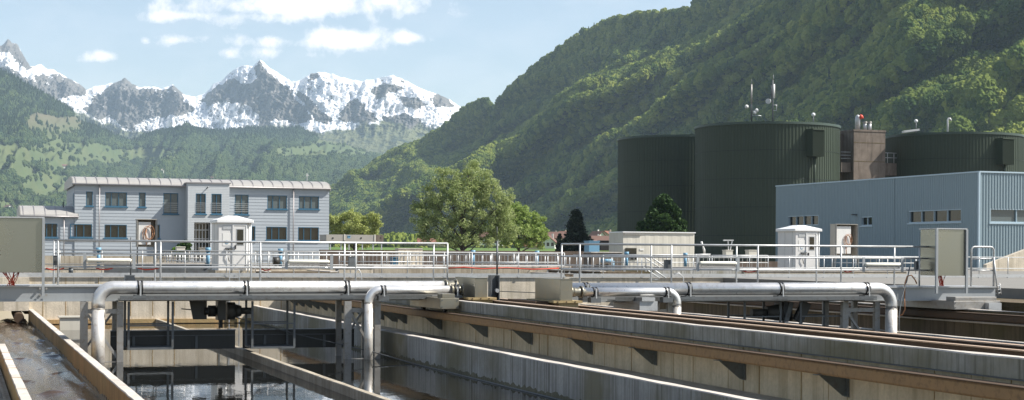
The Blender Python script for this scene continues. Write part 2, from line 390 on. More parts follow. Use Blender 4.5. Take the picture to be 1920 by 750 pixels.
g = MB().box(10.79, 11.17, YF-.19, YF-.165, 0, .03); g0 = None
for k in range(7):
    o = MB().box(10.79, 11.17, YF-.19, YF-.165, -1.7+k*.28, -1.67+k*.28).build('rung', 'galv', lad)

# ---- runway rail beams on brackets
def runway(x, label, n0, n1, glabel, cx=.5, mat='rust', brmat='galv_dark', side=1):
    t = thing('runway_beam', label, 'beam', (x, 6, 1.1-1.9))
    m = MB(); r = .095
    m.prism([(x-.09, 1.1-1.90), (x+.09, 1.1-1.90), (x+.11, 1.1-1.87), (x+.11, 1.1-1.73), (x+.09, 1.1-1.70), (x-.09, 1.1-1.70), (x-.11, 1.1-1.73), (x-.11, 1.1-1.87)], 'y', 6, YF-1)
    m.build('beam_web', mat, t)
    MB().box(x-.13, x+.13, 6, YF-1, 1.1-1.70, 1.1-1.685).build('top_flange', 'rust_dark', t)
    return t
runway(13.02, 'long rusty brown runway beam on triangular brackets along the trough wall', 0, 0, '')
runway(28.45, 'dark runway beam with bright worn patches under the right bridge carriage', 0, 0, '', mat='rust_dark')
ys = [on_x(px, py, 13.38).y for px, py in ((743, 600), (826, 607), (911, 620), (995, 635), (1107, 655), (1227, 678), (1392, 705), (1585, 742))]
ys = sorted(ys, reverse=True)
br0 = None
blabels = ['bracket nearest the vertical leg of the thin pipe', 'bracket below the left bridge carriage', 'bracket just right of the left bridge carriage',
 'third bracket right of the left bridge carriage', 'bracket straight below the right stainless control box', 'bracket below the elbow of the short right pipe',
 'large bracket with rust drips below the dark motor of the right bridge', 'largest bracket at the bottom edge toward the right']
for i, y in enumerate(ys):
    if br0 is None:
        b = thing('beam_bracket', '', 'bracket', (13.40, y, 1.1-1.905), 'steel brackets under the runway beam')
        MB().add([(-.5, -.012, 0), (.0, -.012, 0), (.0, -.012, -.34), (-.07, -.012, -.34), (-.5, .012, 0), (.0, .012, 0), (.0, .012, -.34), (-.07, .012, -.34)],
                 [(0, 3, 2, 1), (4, 5, 6, 7), (0, 1, 5, 4), (1, 2, 6, 5), (2, 3, 7, 6), (3, 0, 4, 7)]).build('gusset_plate', 'bracket', b, local=True)
        MB().box(-.008, .01, -.07, .07, -.36, .0).build('wall_plate', 'bracket', b, local=True)
        MB().box(-.58, .0, -.06, .06, -.0, .012).build('seat_plate', 'bracket', b, local=True)
        br0 = b
    else: b = copy_tree(br0); b.location = (13.40, y, 1.1-1.905)
    b['label'] = 'dark steel triangular '+blabels[i]
for i in range(14):   # far ones on the back half, seen under the left bridge
    y = 47.5+i*1.45
    if i >= 13: break
    b = copy_tree(br0); b.location = (13.40, y+1.6, 1.1-1.905); b['label'] = 'small far steel bracket under the runway beam behind the left bridge legs'

# ================================================================ BRIDGES
def railing(root, xposts, y, zt, zm, zl, zf, x0, x1, r=.024, mat='galv', endloop=False):
    m = MB()
    for z in (zt, zm, zl): m.tube([(x0-x0, 0, z-zf), (x1-x0, 0, z-zf)], r if z != zt else r*1.15, 8)
    rl = m.build('railing', mat, root, local=True); rl.location = Vector((x0, y, zf))-wloc(root)
    m0 = None
    for x in xposts:
        if m0 is None:
            m0 = MB().tube([(0, 0, 0), (0, 0, zt-zf)], r*1.1, 8).box(-.05, .05, -.05, .05, 0, .012).build('post', mat, rl, local=True)
            m0.location = (x-x0, 0, 0)
        else:
            c = m0.copy(); COL.objects.link(c); c.parent = rl; c.location = (x-x0, 0, 0)
    return rl
def cage(root, xa, xb, y0, y1, z0, z1, zm):
    cg = MB().box(xa, xb, y0, y1, z0, z0+.05).build('hanging_cage', 'galv_dark', root)
    for x in (xa, xb-.05):
        for y in (y0, y1-.05):
            MB().box(x, x+.06, y, y+.05, z0+.051, z1).build('hanger', 'galv_dark', cg)
    MB().box(xa+.06, xb-.05, y0, y0+.03, zm, zm+.035).build('knee_rail', 'galv_dark', cg)
    MB().box(xa+.06, xb-.05, y1-.03, y1, zm, zm+.035).build('knee_rail', 'galv_dark', cg)
    return cg
def legframe(root, xa, xb, y0, y1, zt, zb, mat='galv_mid'):
    lf = MB().box(xa, xa+.2, y0, y0+.14, zb, zt).build('leg', mat, root)
    for (x, y, w) in ((xb-.17, y0, .17), (xa+.1, y1-.14, .16), (xb-.17, y1-.14, .16)):
        MB().box(x, x+w, y, y+.14, zb, zt).build('leg', mat, root)
    MB().bar((xa+.2, y0+.07, zt-.35), (xb-.1, y0+.07, zb+.7), .07).build('brace', mat, root)
    MB().bar((xb-.12, y1-.07, zt-.3), (xa+.12, y1-.07, zb+.8), .06).build('brace', mat, root)
    MB().box(xa+.2, xb-.17, y0+.02, y0+.12, zb+.55, zb+.68).build('cross_member', mat, root)
    MB().box(xa+.2, xb-.17, y0+.02, y0+.12, zt-.32, zt-.2).build('cross_member', mat, root)
def bridge(label, x0, x1, yf, posts_n, posts_f, railx, xend):
    """yf: front face of the front beam"""
    B = thing('scraper_bridge', label, 'bridge', ((x0+x1)/2, yf+.7, -.3))
    f = MB(); zt, zb = 1.1-.985, 1.1-1.385
    f.box(x0, x1, yf+.05, yf+.06, zb+.03, zt-.02); f.box(x0, x1, yf, yf+.16, zb, zb+.03); f.box(x0, x1, yf, yf+.16, zt-.02, zt)
    f.build('main_beam', 'galv_beam', B)
    f = MB(); f.box(x0, x1, yf+1.29, yf+1.30, zb+.03, zt-.02); f.box(x0, x1, yf+1.2, yf+1.36, zb, zb+.03); f.box(x0, x1, yf+1.2, yf+1.36, zt-.02, zt)
    f.build('main_beam', 'galv_beam', B)
    MB().box(x0, x1, yf-.02, yf+1.40, 1.1-.983, 1.1-.945).build('deck', 'galv', B)
    n = int((x1-x0)/2.2); 
    for i in range(n): 
        x = x0+1+i*2.2
        MB().box(x, x+.08, yf+.17, yf+1.18, zb, zb+.12).build('cross_member', 'galv_dark', B)
    return B
# ---- left bridge
YL = 45.05
xl = lambda px, py, b: on_y(px, py, b).x
nearp = [xl(p, 480, YL+.1) for p in (109, 301, 488, 667, 839)]
farp = [xl(p, 480, YL+1.25) for p in (101, 291, 471, 646, 813)]
BL = bridge('grey left scraper bridge with railings, hanging cages and legs standing in the dark pool', -3.2, 13.55, YL, nearp, farp, None, None)
zt, zm, zl, zf = 1.1+.275, 1.1-.085, 1.1-.45, 1.1-.945
railing(BL, nearp, YL+.1, zt, zm, zl, zf, nearp[0], nearp[-1])
railing(BL, farp, YL+1.25, zt, zm, zl, zf, farp[0], farp[-1])
legframe(BL, xl(150, 620, 44.8), xl(231, 620, 44.8), 44.72, 46.3, 1.1-1.39, -2.6)
legframe(BL, xl(641, 620, 44.7), xl(708, 620, 44.7), 44.35, 46.0, 1.1-1.39, -2.6)
cage(BL, xl(239, 600, 44.9), xl(325, 600, 44.9), 44.86, 45.95, on_y(240, 656, 44.9).z, 1.1-1.39, on_y(240, 612, 44.9).z)
cage(BL, xl(471, 600, 44.9), xl(553, 600, 44.9), 44.86, 45.95, on_y(470, 654, 44.9).z, 1.1-1.39, on_y(470, 608, 44.9).z)
for pa, pb in ((207, 441), (455, 664)):
    a, b_ = xl(pa, 640, 46.1), xl(pb, 640, 46.1); zA, zB = on_y(300, 621, 46.1).z, on_y(300, 655.5, 46.1).z
    sb = MB().box(a, b_, 46.1, 46.14, zB, zA).build('scraper_board', 'motor', BL)
    MB().box(a, b_, 46.02, 46.22, zA, zA+.03).build('board_flange', 'galv_dark', sb)
    MB().box(a+.02, b_-.02, 46.06, 46.10, zA-.14, zA-.12).build('board_flange', 'galv_dark', sb)
    x = a+.6
    while x < b_-.3: MB().box(x, x+.07, 46.05, 46.10, zB+.02, zA-.15).build('board_stiffener', 'galv_dark', sb); x += 1.75
# drive with gearbox hanging from the deck
dm = MB().box(xl(407, 580, 45.6), xl(422, 580, 45.6), 45.45, 45.9, on_y(400, 600, 45.6).z, 1.1-1.39).build('drive_unit', 'motor', BL)
def hang(px0, px1, py0, py1, b, name, mat, dy=.04, taper=0):
    x0, x1 = xl(px0, 580, b), xl(px1, 580, b); z0, z1 = on_y(px0, py1, b).z, on_y(px0, py0, b).z
    return MB().prism([(x0+taper, z0), (x1, z0), (x1, z1), (x0, z1)], 'y', b, b+dy)
hang(354, 388, 560, 599, 45.7, '', '', .03, .12).build('side_plate', 'motor', dm)
MB().tube([(xl(425, 583, 45.7), 45.7, on_y(425, 583, 45.7).z), (xl(440, 583, 45.7), 45.7, on_y(425, 583, 45.7).z)], .25, 16).build('gearbox', 'motor', dm)
zc = on_y(425, 583, 45.7).z
MB().tube([(xl(440, 583, 45.7), 45.7, zc), (xl(452, 583, 45.7), 45.7, zc)], [.2, .15], 14).tube([(xl(452, 583, 45.7), 45.7, zc), (xl(474, 583, 45.7), 45.7, zc)], .095, 12).build('motor', 'motor', dm)
MB().tube([(xl(383, 583, 45.7), 45.7, zc), (xl(408, 583, 45.7), 45.7, zc)], .11, 10).tube([(xl(390, 583, 45.7), 45.7, zc), (xl(404, 583, 45.7), 45.7, zc)], .16, 12).build('coupling', 'black', dm)
hang(411, 418, 600, 615, 45.7, '', '', .1).build('chain_guide', 'black', dm)
# left carriage on the runway beam
def carriage(root, x0, x1, y0, y1, z0, z1, mat='inox_box'):
    c = MB().box(x0, x1, y0, y1, z0, z1).build('carriage', mat, root, bevel=.01)
    MB().box(x0+.06, x1-.12, y0+.02, y0+.5, z1, z1+.12).build('cover', mat, c, bevel=.01)
    for y in (y0+.5, y1-.5):
        MB().tube([((x0+x1)/2-.05, y, z0-.02), ((x0+x1)/2+.05, y, z0-.02)], .11, 14).build('wheel', 'black', c)
    for dx in (.05, x1-x0-.05):
        for dz in (.06, z1-z0-.06): MB().tube([(x0+dx, y0-.015, z0+dz), (x0+dx, y0, z0+dz)], .018, 8).build('bolt', 'galv_dark', c)
    return c
carriage(BL, 12.72, 13.27, 43.0, 46.2, 1.1-1.58, 1.1-1.27)
# bolts / fish plates on the beam below the cabinet
for px in (75, 87):
    for py in (541, 553):
        p = on_y(px, py, YL-.01); MB().tube([(p.x, YL-.05, p.z), (p.x, YL, p.z)], .03, 8).build('bolt', 'galv_mid', BL)

# ---- right bridge
YR = 42.35
nearq = [xl(p, 480, YR+.1) for p in (1087, 1259, 1421, 1577, 1724)]
farq = [xl(p, 480, YR+1.4) for p in (1053, 1221, 1381, 1531, 1677)]
BR = bridge('grey right scraper bridge with railings carrying the tall sheet metal cabinet', 16.3, xl(1868, 550, YR), YR, nearq, farq, None, None)
xe = xl(1742, 458, YR+.1)
railing(BR, nearq, YR+.1, zt, zm, zl, zf, nearq[0], xe)
railing(BR, farq, YR+1.4, zt, zm, zl, zf, farq[0], xe)
# cross rails at the inner ends
m = MB()
for z in (zt, zm, zl): m.tube([(nearq[0], YR+.1, z), (farq[0], YR+1.4, z)], .024, 8)
m.build('end_rail', 'galv', BR)
m = MB()
for z in (zt, zm, zl): m.tube([(nearp[-1], YL+.1, z), (farp[-1], YL+1.25, z)], .024, 8)
m.build('end_rail', 'galv', BL)
# end loop and ladder
def P3(px, py, b): p = on_y(px, py, b); return (p.x, p.y, p.z)
y = YR+.1
zA = on_y(1840, 463, y).z; xa, xb = xl(1821, 500, y), xl(1863, 500, y)
pts = elbow((xa, y, zf), (xa, y, zA), ((xa+xb)/2, y, zA), .12)[:-1]+elbow(((xa+xb)/2, y, zA), (xb, y, zA), (xb, y, zf), .12)[1:]
MB().tube(pts, .03, 8).build('end_loop', 'galv', BR)
MB().tube([(xa, y, zm), (xb, y, zm)], .022, 8).tube([(xa, y, zl), (xb, y, zl)], .022, 8).build('end_rail', 'galv', BR)
ld = MB().tube([P3(1863, 482, y-.05), P3(1871, 553, y-.05)], .026, 8).tube([P3(1874, 531, y+.4), P3(1877, 552, y+.4)], .02, 6).build('ladder', 'galv', BR)
for k in range(3): MB().tube([P3(1868, 536+k*7, y-.05), P3(1876, 535+k*7, y+.4)], .014, 6).build('rung', 'galv', ld)
legframe(BR, xl(1580, 620, 42.2), xl(1650, 620, 42.2), 42.2, 43.6, 1.1-1.39, -2.6)
legframe(BR, xl(1225, 600, 42.2), xl(1262, 600, 42.2), 42.2, 43.6, 1.1-1.39, -2.6)
cage(BR, xl(1500, 600, 42.3), xl(1580, 600, 42.3), 42.3, 43.4, -1.2, 1.1-1.39, -.75)
cage(BR, xl(1395, 600, 42.3), xl(1465, 600, 42.3), 42.3, 43.4, -1.2, 1.1-1.39, -.75)
dm = hang(1462, 1486, 566, 602, 43.0, '', '', .35, .0).build('drive_unit', 'motor', BR)
MB().bar(P3(1495, 602, 42.7), P3(1512, 567, 42.7), .16, .3).build('side_plate', 'motor', dm)
MB().bar(P3(1470, 602, 42.7), P3(1480, 567, 42.7), .14, .3).build('side_plate', 'galv_dark', dm)
zc = on_y(1430, 586, 42.8).z
MB().tube([(xl(1436, 586, 42.8), 42.8, zc), (xl(1462, 586, 42.8), 42.8, zc)], [.17, .26], 16).build('gearbox', 'motor', dm)
MB().tube([(xl(1409, 586, 42.8), 42.8, zc), (xl(1436, 586, 42.8), 42.8, zc)], .11, 14).build('motor', 'motor', dm)
carriage(BR, 28.3, 29.95, 41.2, 44.8, 1.1-1.62, 1.1-1.36, 'galv_mid')
m = MB().box(29.1, 29.95, 41.15, 42.0, 1.1-1.72, 1.1-1.62).box(29.4, 29.85, 41.0, 41.2, 1.1-1.75, 1.1-1.42); m.build('end_buffer', 'galv', BR)
MB().box(18.05, 18.6, 41.3, 43.2, 1.1-1.60, 1.1-1.33).box(18.1, 18.5, 41.25, 41.8, 1.1-1.33, 1.1-1.22).build('carriage', 'galv', BR)
m = MB()
for k in range(10): m.box(28.28, 28.62, 30+k*2.6, 31.1+k*2.6, 1.1-1.684, 1.1-1.67)
# ---- pipes on the bridges
def clampon(root, x, y, z, r, foot=True):
    c = MB()
    for dx in (-.07, .03):
        c.tube([(x+dx, y, z), (x+dx+.045, y, z)], r+.016, 24)
    o = c.build('clamp_band', 'black', root)
    MB().box(x-.018, x+.022, y-r-.045, y-r-.02, z-r-.05, z+r*.8).build('clamp_strap', 'galv', o)
    if foot: MB().box(x-.16, x+.14, y-r-.04, y+r*.6, z-r-.17, z-r-.022).build('clamp_foot', 'galv_dark', o)
def pipe(name, label, path_v, path_h, r, clamps, y, z, flange=None, legmat='stainless_leg'):
    t = thing(name, label, 'pipe', path_v[0])
    MB().tube(path_h, r, 28).build('pipe_run', 'stainless', t)
    MB().tube(path_v, r*.995, 28).build('pipe_leg', legmat, t)
    p = Vector(path_v[-1]); MB().tube([p-Vector((0, 0, .012)), p+Vector((0, 0, .012))], r*1.02, 28).build('weld_seam', 'galv_mid', t)
    for x in clamps: clampon(t, x, y, z, r)
    if flange is not None:
        s = 1 if flange > 0 else -1; x = abs(flange)
        f = MB().tube([(x, y, z), (x+s*.05, y, z)], r+.05, 24).tube([(x+s*.05, y, z), (x+s*.1, y, z), (x+s*.16, y, z), (x+s*.24, y, z), (x+s*.32, y, z)], [r*.9, r*1.12, r*.9, r*1.12, r*.9], 20).tube([(x+s*.32, y, z), (x+s*.36, y, z)], r+.05, 24)
        f.build('coupling_sleeve', 'inox_box', t)
    return t
y1, z1, r1 = 44.7, 1.1-1.0, .18
xv = xl(184, 600, y1); rb = .42
zleg = on_y(185, 579, y1).z
eb = elbow((xv, y1, zleg), (xv, y1, z1), (xv+1.2, y1, z1), rb)
pipe('suction_pipe', 'thick silver pipe along the left bridge bending down at its left end', [(xv, y1, -2.4), (xv, y1, zleg)], eb+[(13.35, y1, z1)], r1,
     [xl(262, 540, y1), xl(461, 540, y1), xl(650, 540, y1), xl(852, 540, y1)], y1, z1, 13.35)
y2, z2, r2 = 44.1, 1.1-1.07, .125
xv = xl(691, 600, y2); zleg = on_y(691, 568, y2).z
pipe('suction_pipe', 'thin silver pipe in front of the left bridge bending down into the pool', [(xv, y2, -2.4), (xv, y2, zleg)],
     elbow((xv, y2, zleg), (xv, y2, z2), (xv+.8, y2, z2), .33)+[(13.35, y2, z2)], r2, [xl(718, 545, y2), xl(855, 545, y2)], y2, z2, 13.35)
y3 = 42.0; xv = xl(1671, 600, y3); zleg = on_y(1671, 579, y3).z
pipe('suction_pipe', 'thick silver pipe along the right bridge bending down at its right end', [(xv, y3, -2.4), (xv, y3, zleg)],
     elbow((xv, y3, zleg), (xv, y3, z1), (xv-1.2, y3, z1), .5)+[(15.9, y3, z1)], r1, [xl(p, 540, y3) for p in (1097, 1289, 1462, 1623)], y3, z1)
y4 = 41.4; xv = xl(1269, 570, y4); zleg = on_y(1269, 574, y4).z
pipe('suction_pipe', 'thin short silver pipe in front of the right bridge bending down behind the troughs', [(xv, y4, -2.4), (xv, y4, zleg)],
     elbow((xv, y4, zleg), (xv, y4, z2), (xv-.8, y4, z2), .33)+[(16.35, y4, z2)], r2, [xl(1249, 548, y4), xl(1114, 548, y4)], y4, z2, -16.35)
# small struts carrying the pipes along the bridges
for root, xs, yp, rr_, zz, yb in ((BL, (3.2, 13.2), y1, r1, z1, YL), (BR, (16.6, xl(1640, 540, YR)), y3, r1, z1, YR)):
    MB().box(xs[0]+.9, xs[1]-.3, yb-.62, yb-.01, 1.1-1.335, 1.1-1.31).box(xs[0]+.9, xs[1]-.3, yb-.62, yb-.6, 1.1-1.30, 1.1-1.22).build('pipe_shelf', 'galv_dark', root)
# ---- stainless discharge boxes over the troughs
def dbox(label, x0, x1, y0, y1, z0, z1):
    t = thing('discharge_box', label, 'box', ((x0+x1)/2, (y0+y1)/2, z0))
    MB().box(x0, x1, y0, y1, z0, z1).build('housing', 'inox_box', t, bevel=.008)
    MB().box(x0-.01, x1+.01, y0-.01, y1+.01, z1, z1+.012).build('lid', 'inox_box', t)
    MB().box(x0-.22, x1+.26, y0-.08, y1+.1, z0-.06, z0).build('base_plate', 'ochre_plate', t)
    MB().box(x0-.05, x1+.16, y0-.02, y1, z0-.24, z0-.06).build('pedestal', 'ochre_plate', t)
    MB().box(x0-.6, x0-.24, y0+.3, y1+.6, z0-.14, z0-.02).build('guide_plate', 'rust_dark', t)
    for k in range(3): MB().tube([(x0-.1+k*.25, y0-.09, z0-.03), (x0-.1+k*.25, y0-.075, z0-.03)], .02, 8).build('bolt', 'rust_dark', t)
dbox('stainless discharge box at the right end of the left bridge pipes', 13.88, 14.25, 43.45, 45.35, 1.1-1.27, 1.1-.72)
dbox('larger stainless discharge box at the left end of the right bridge pipes', 15.25, 15.6, 40.2, 42.2, 1.1-1.27, 1.1-.70)
# ---- winch post between the boxes
t = thing('winch_post', 'dark steel cable post with thin mast between the two stainless boxes', 'post', (15.2, 46.6, -.9))
a = on_y(921, 516, 46.6); c = on_y(937, 556, 46.6)
MB().box(a.x, a.x+.03, 46.6, 46.9, c.z-.2, a.z).box(c.x-.03, c.x, 46.6, 46.9, c.z-.2, a.z).box(a.x+.03, c.x-.03, 46.85, 46.9, c.z-.2, a.z).build('frame', 'galv_dark', t)
p = on_y(932, 545, 46.55); MB().tube([(p.x, 46.5, p.z), (p.x, 46.66, p.z)], .06, 12).build('pulley', 'galv', t)
p = on_y(932, 515, 46.7); q = on_y(932, 452, 46.7); MB().tube([(p.x, 46.7, p.z), (p.x, 46.7, q.z)], .03, 8).build('mast', 'galv_dark', t)
p = on_y(932, 440, 46.7); MB().tube([(p.x, 46.7, q.z), (p.x, 46.7, p.z+.25)], .008, 5).build('aerial', 'galv_dark', t)
solo(MB().tube([on_y(935, 546, 46.6), on_y(1008, 549, 44.0)], .012, 5), 'steel_cable', 'galv_dark', 'thin steel cable from the cable post to the right stainless box', 'cable')
pts = [on_y(340, 579, 45.95), on_y(407, 585, 46.0), on_y(553, 626, 45.7), on_y(640, 646, 44.6), on_y(700, 660, 44.0)]
pts += [(11.66, 42.0, WATER+.015), (11.70, 40, WATER+.012), (11.70, 33, WATER+.012), (11.70, 24, WATER+.012)]
solo(MB().tube(pts, .018, 6), 'tow_cable', 'galv_dark', 'long thin tow cable sagging under the left bridge and lying along the grey basin wall', 'cable')

# ---- sheet metal cabinets on the bridge sides
def cabinet(label, xa, xb, yf, depth, zb, zt, lega, legb, legz):
    t = thing('sheet_cabinet', label, 'cabinet', ((xa+xb)/2, yf, zb))
    MB().box(xa, xb, yf, yf+depth, zb, zt).build('housing', 'mirror_sheet', t, bevel=.012)
    MB().box(xa-.03, xb+.03, yf-.03, yf+depth+.03, zt, zt+.035).build('lid', 'galv', t)
    for x in (lega, legb):
        if x is not None: MB().box(x-.035, x+.035, yf-.07, yf-.005, legz, zt).build('support_post', 'galv_beam', t)
    return t
yc = YL-.42
z_t, z_b = on_y(60, 409, yc).z, on_y(60, 511, yc).z
cabinet('tall brushed metal cabinet at the left edge standing on the left bridge', xl(-6, 460, yc), xl(81, 460, yc), yc, .5, z_b, z_t, xl(0, 460, yc-.07)-.1, xl(81.5, 460, yc-.07), on_y(80, 556, yc).z)
yc = YR-.42
z_t, z_b = on_y(1785, 430, yc).z, on_y(1785, 517, yc).z
cabinet('tall brushed metal cabinet with white lid at the right end of the right bridge', xl(1757, 470, yc), xl(1811, 470, yc), yc, .9, z_b, z_t, xl(1755, 470, yc), xl(1811, 470, yc), on_y(1785, 550, yc).z)
def cables(label, px0, px1, py0, py1, b, n, mat, seed):
    r = random.Random(seed); m = MB()
    for i in range(n):
        a = P3(px0+(px1-px0)*r.random(), py0, b+r.uniform(0, .25)); c = P3((px0+px1)/2+(px1-px0)*.25*r.uniform(-1, 1), py1, b+.12+r.uniform(-.05, .05))
        mid = ((a[0]+c[0])/2+r.uniform(-.05, .05), (a[1]+c[1])/2, (a[2]+c[2])/2); m.tube([a, mid, c], .010, 5)
    return solo(m, 'cable_bundle', mat, label, 'cables')
cables('bundle of red cables hanging out of the left edge metal cabinet', 4, 36, 511, 535, YL-.3, 14, 'red', 3)
cables('bundle of red cables below the right metal cabinet', 1757, 1774, 516, 536, YR-.2, 12, 'red', 4)
solo(MB().tube([P3(1696, 560, YR-.1), P3(1697, 530, YR-.1), P3(1701, 518, YR-.1), P3(1709, 516, YR-.1), P3(1716, 525, YR-.1), P3(1719, 532, YR-.1)], .02, 6).tube([P3(1696, 560, YR-.1), P3(1697, 580, YR-.1), P3(1692, 590, YR), P3(1684, 592, YR)], .02, 6), 'hose', 'orange', 'orange hose looping over the edge of the right bridge beside the pipe bend', 'hose')
solo(MB().tube([P3(1686, 640, YR-.5), P3(1686, 590, YR-.4), P3(1690, 560, YR-.3), P3(1700, 528, YR-.1), P3(1706, 500, YR+.1)], .018, 6), 'hose', 'galv_dark', 'grey hose hanging beside the right bend of the thick pipe', 'hose')
# red cables lying along the lower rails
for lab, (pa, pb, py, b) in {'red cable tied under the lower left rail beside the cabinet': (86, 120, 505, YL+.14),
        'red cable along the lower rail between the lamp and the second post': (180, 212, 504.5, YL+.14),
        'red cable along the lower rail right of the first lamp': (258, 300, 504.5, YL+.14),
        'short red cable under the lower rail left of the second lamp': (490, 508, 506, YL+.14),
        'red cable along the lower rail beside the third lamp': (1392, 1420, 509, YR+.14),
        'short red cable on the lower rail before the last lamp': (1582, 1598, 509, YR+.14)}.items():
    solo(MB().tube([P3(pa, py-2, b), P3((pa*2+pb)/3, py+1, b), P3((pa+2*pb)/3, py+.5, b), P3(pb, py-2, b)], .02, 6), 'red_cable', 'red', lab, 'cable')
# ---- fluorescent lamps on the railings
def lamp(label, pa, pb, py, b, side):
    a, c = on_y(pa, py, b), on_y(pb, py+.5, b)
    t = thing('strip_light', label, 'lamp', ((a.x+c.x)/2, b, a.z), 'white strip lights on the bridge railings')
    MB().tube([(a.x, b-.02, a.z), (a.x+.04, b-.02, a.z+.01), (c.x-.04, b-.02, a.z+.01), (c.x, b-.02, a.z)], [.04, .055, .055, .04], 12).build('cover', 'white_lamp', t)
    MB().box(a.x+.05, c.x-.05, b-.05, b+.03, a.z-.10, a.z-.055).build('tray', 'galv_mid', t)
    for x in (a.x-.03, c.x+.09): MB().box(x-.055, x+.03, b-.0, b+.02, 1.1-.50, 1.1-.07).build('mounting_plate', 'galv_beam', t)
lamp('first strip light on the left bridge railing near the left cabinet', 162, 246, 488.5, YL+.05, 1)
lamp('strip light on the left bridge railing beside the fourth post', 540, 617, 491, YL+.05, 1)
lamp('strip light on the right bridge railing left of the white cabin', 1311, 1380, 494, YR+.05, 1)
lamp('strip light on the right bridge railing just left of the right cabinet', 1622, 1688, 496.5, YR+.05, 1)
for lab, (px, py, b, w, h) in {'small grey switch box on the railing left of the end of the thick left pipe': (660, 492, YL+1.2, 11, 19),
      'small dark grey switch box on the second post of the right bridge railing': (1254, 497, YR+.16, 13, 18),
      'small grey switch box on the railing post beside the right cabinet': (1721, 499, YR+.16, 7, 17),
      'small grey box on the left railing post near the left cabinet': (104, 489, YL+.2, 8, 18)}.items():
    p = on_y(px-w/2, py-h/2, b); q = on_y(px+w/2, py+h/2, b)
    solo(MB().box(p.x, q.x, b, b+.12, q.z, p.z).box(p.x-.01, q.x+.01, b-.01, b+.13, p.z, p.z+.015), 'switch_box', 'galv_dark', lab, 'box', bevel=.006)
p = on_y(233, 519, YL+.6); q = on_y(254, 527, YL+.6)
solo(MB().prism([(p.x, q.z), (q.x, q.z), (q.x-.04, p.z+.03), (p.x+.03, p.z+.03)], 'y', YL+.5, YL+.8).box(p.x+.02, q.x-.02, YL+.52, YL+.78, p.z+.03, p.z+.05), 'pole_foot', 'galv_dark', 'dark steel foot block on the left bridge deck under the thin dark pole', 'block')
p = on_y(245, 522, YL+.65); q = on_y(245, 445, YL+.65)
solo(MB().tube([(p.x, YL+.65, p.z+.03), (p.x, YL+.65, q.z)], .022, 6), 'thin_pole', 'galv_dark', 'thin dark upright pole standing on the left bridge near the cable reel cabinet', 'pole')
for lab, (pa, pb, pc, b) in {'white curved cable stub on the left bridge deck beside the fourth post': (668, 678, 505, YL+.9), 'white cable loop on the right bridge deck right of the second post': (1264, 1282, 512, YR+.9)}.items():
    solo(MB().tube([P3(pa, pc+2, b), P3((pa+pb)/2, pc, b), P3(pb-1, pc+8, b), P3(pb, pc+21, b)], .016, 6), 'cable_stub', 'galv', lab, 'cable')
# ================================================================ FAR RAILINGS
def long_railing(name, label, x0, x1, y, z0, ztop, zmid, posts, kick=None, bal=None, r=.024, group=None, mat='galv'):
    t = thing(name, label, 'railing', ((x0+x1)/2, y, z0), group)
    m = MB()
    for z in (ztop, zmid): m.tube([(x0, y, z), (x1, y, z)], r, 6)
    m.build('rail', mat, t)
    if kick: MB().box(x0, x1, y-.03, y-.01, kick[0], kick[1]).build('kick_board', mat, t)
    proto = None
    for x in posts:
        if proto is None:
            proto = MB().tube([(0, 0, z0), (0, 0, ztop)], r, 6).box(-.05, .05, -.05, .05, z0, z0+.06).build('post', mat, t, local=True)
            for v in proto.data.vertices: v.co.z -= z0
            c = proto
        else: c = proto.copy(); COL.objects.link(c); c.parent = t
        c.location = (x-(x0+x1)/2, 0, 0)
    if bal:
        proto = None
        for x in bal:
            if proto is None:
                proto = MB().box(-.016, .016, -.012, .012, .08, ztop-z0).build('baluster', 'galv_mid', t, local=True); c = proto
            else: c = proto.copy(); COL.objects.link(c); c.parent = t
            c.location = (x-(x0+x1)/2, 0, 0)
    return t
pxs = [30, 112, 191, 267, 347, 425, 503, 551, 598, 657, 716, 764, 833, 885, 972, 1058]
ps = [on_y(p, 500, YF-.05).x for p in pxs]
long_railing('end_wall_railing', 'thin grey railing with pale kick board on the end wall behind the left bridge', on_y(-30, 500, YF-.05).x, ps[-1], YF-.05, .0, 1.1+.02, 1.1-.56, ps, (.03, .19))
pxs = [1131, 1203, 1300, 1380, 1480, 1545, 1600, 1664, 1717, 1772, 1836, 1890, 1945]
ps = [on_y(p, 500, YF-.05).x for p in pxs]
long_railing('end_wall_railing', 'long thin grey railing on the end wall behind the right bridge and right cabinet', on_y(1075, 500, YF-.05).x, ps[-1]+1, YF-.05, .0, 1.1-.06, 1.1-.62, ps, (.03, .19))
solo(MB().tube([P3(840, 503, YF-.1), P3(870, 501, YF-.1), P3(905, 504, YF-.1), P3(950, 502, YF-.1), P3(1000, 505, YF-.1), P3(1048, 503, YF-.1)], .03, 6), 'red_cable', 'red', 'long red cable strung along the far railing between the two bridges', 'cable')

def upright_fence(label, px0, px1, b, ztop, z0, zmid, npost, nbal, mat='galv', **k):
    x0, x1 = on_y(px0, 500, b).x, on_y(px1, 500, b).x
    return long_railing('balustrade', label, x0, x1, b, z0, ztop, zmid, [x0+(x1-x0)*i/npost for i in range(npost+1)], None,
        [x0+(x1-x0)*(i+.5)/nbal for i in range(nbal)], r=.03, mat=mat, **k)
upright_fence('dense balustrade with close uprights behind the left bridge below the building entrance', 288, 420, 84, 1.1+.0, .15, .75, 4, 30, 'galv_mid')
upright_fence('balustrade with upright bars behind the right half of the left bridge', 636, 812, 80, 1.1+.0, .10, .62, 4, 24)
upright_fence('balustrade with upright bars between the two bridges in front of the brown parapet', 838, 1045, 80, 1.1-.01, .10, .62, 5, 30)
upright_fence('balustrade with upright bars behind the white posts below the cream container', 1130, 1330, 84, 1.1-.05, .10, .62, 5, 26)
upright_fence('short balustrade left of the white cabin of the right side', 1335, 1440, 86, 1.1-.05, .10, .62, 3, 12)
upright_fence('low balustrade in front of the blue hall right of the white cabin', 1560, 1735, 88, 1.1-.12, .10, .62, 4, 16)
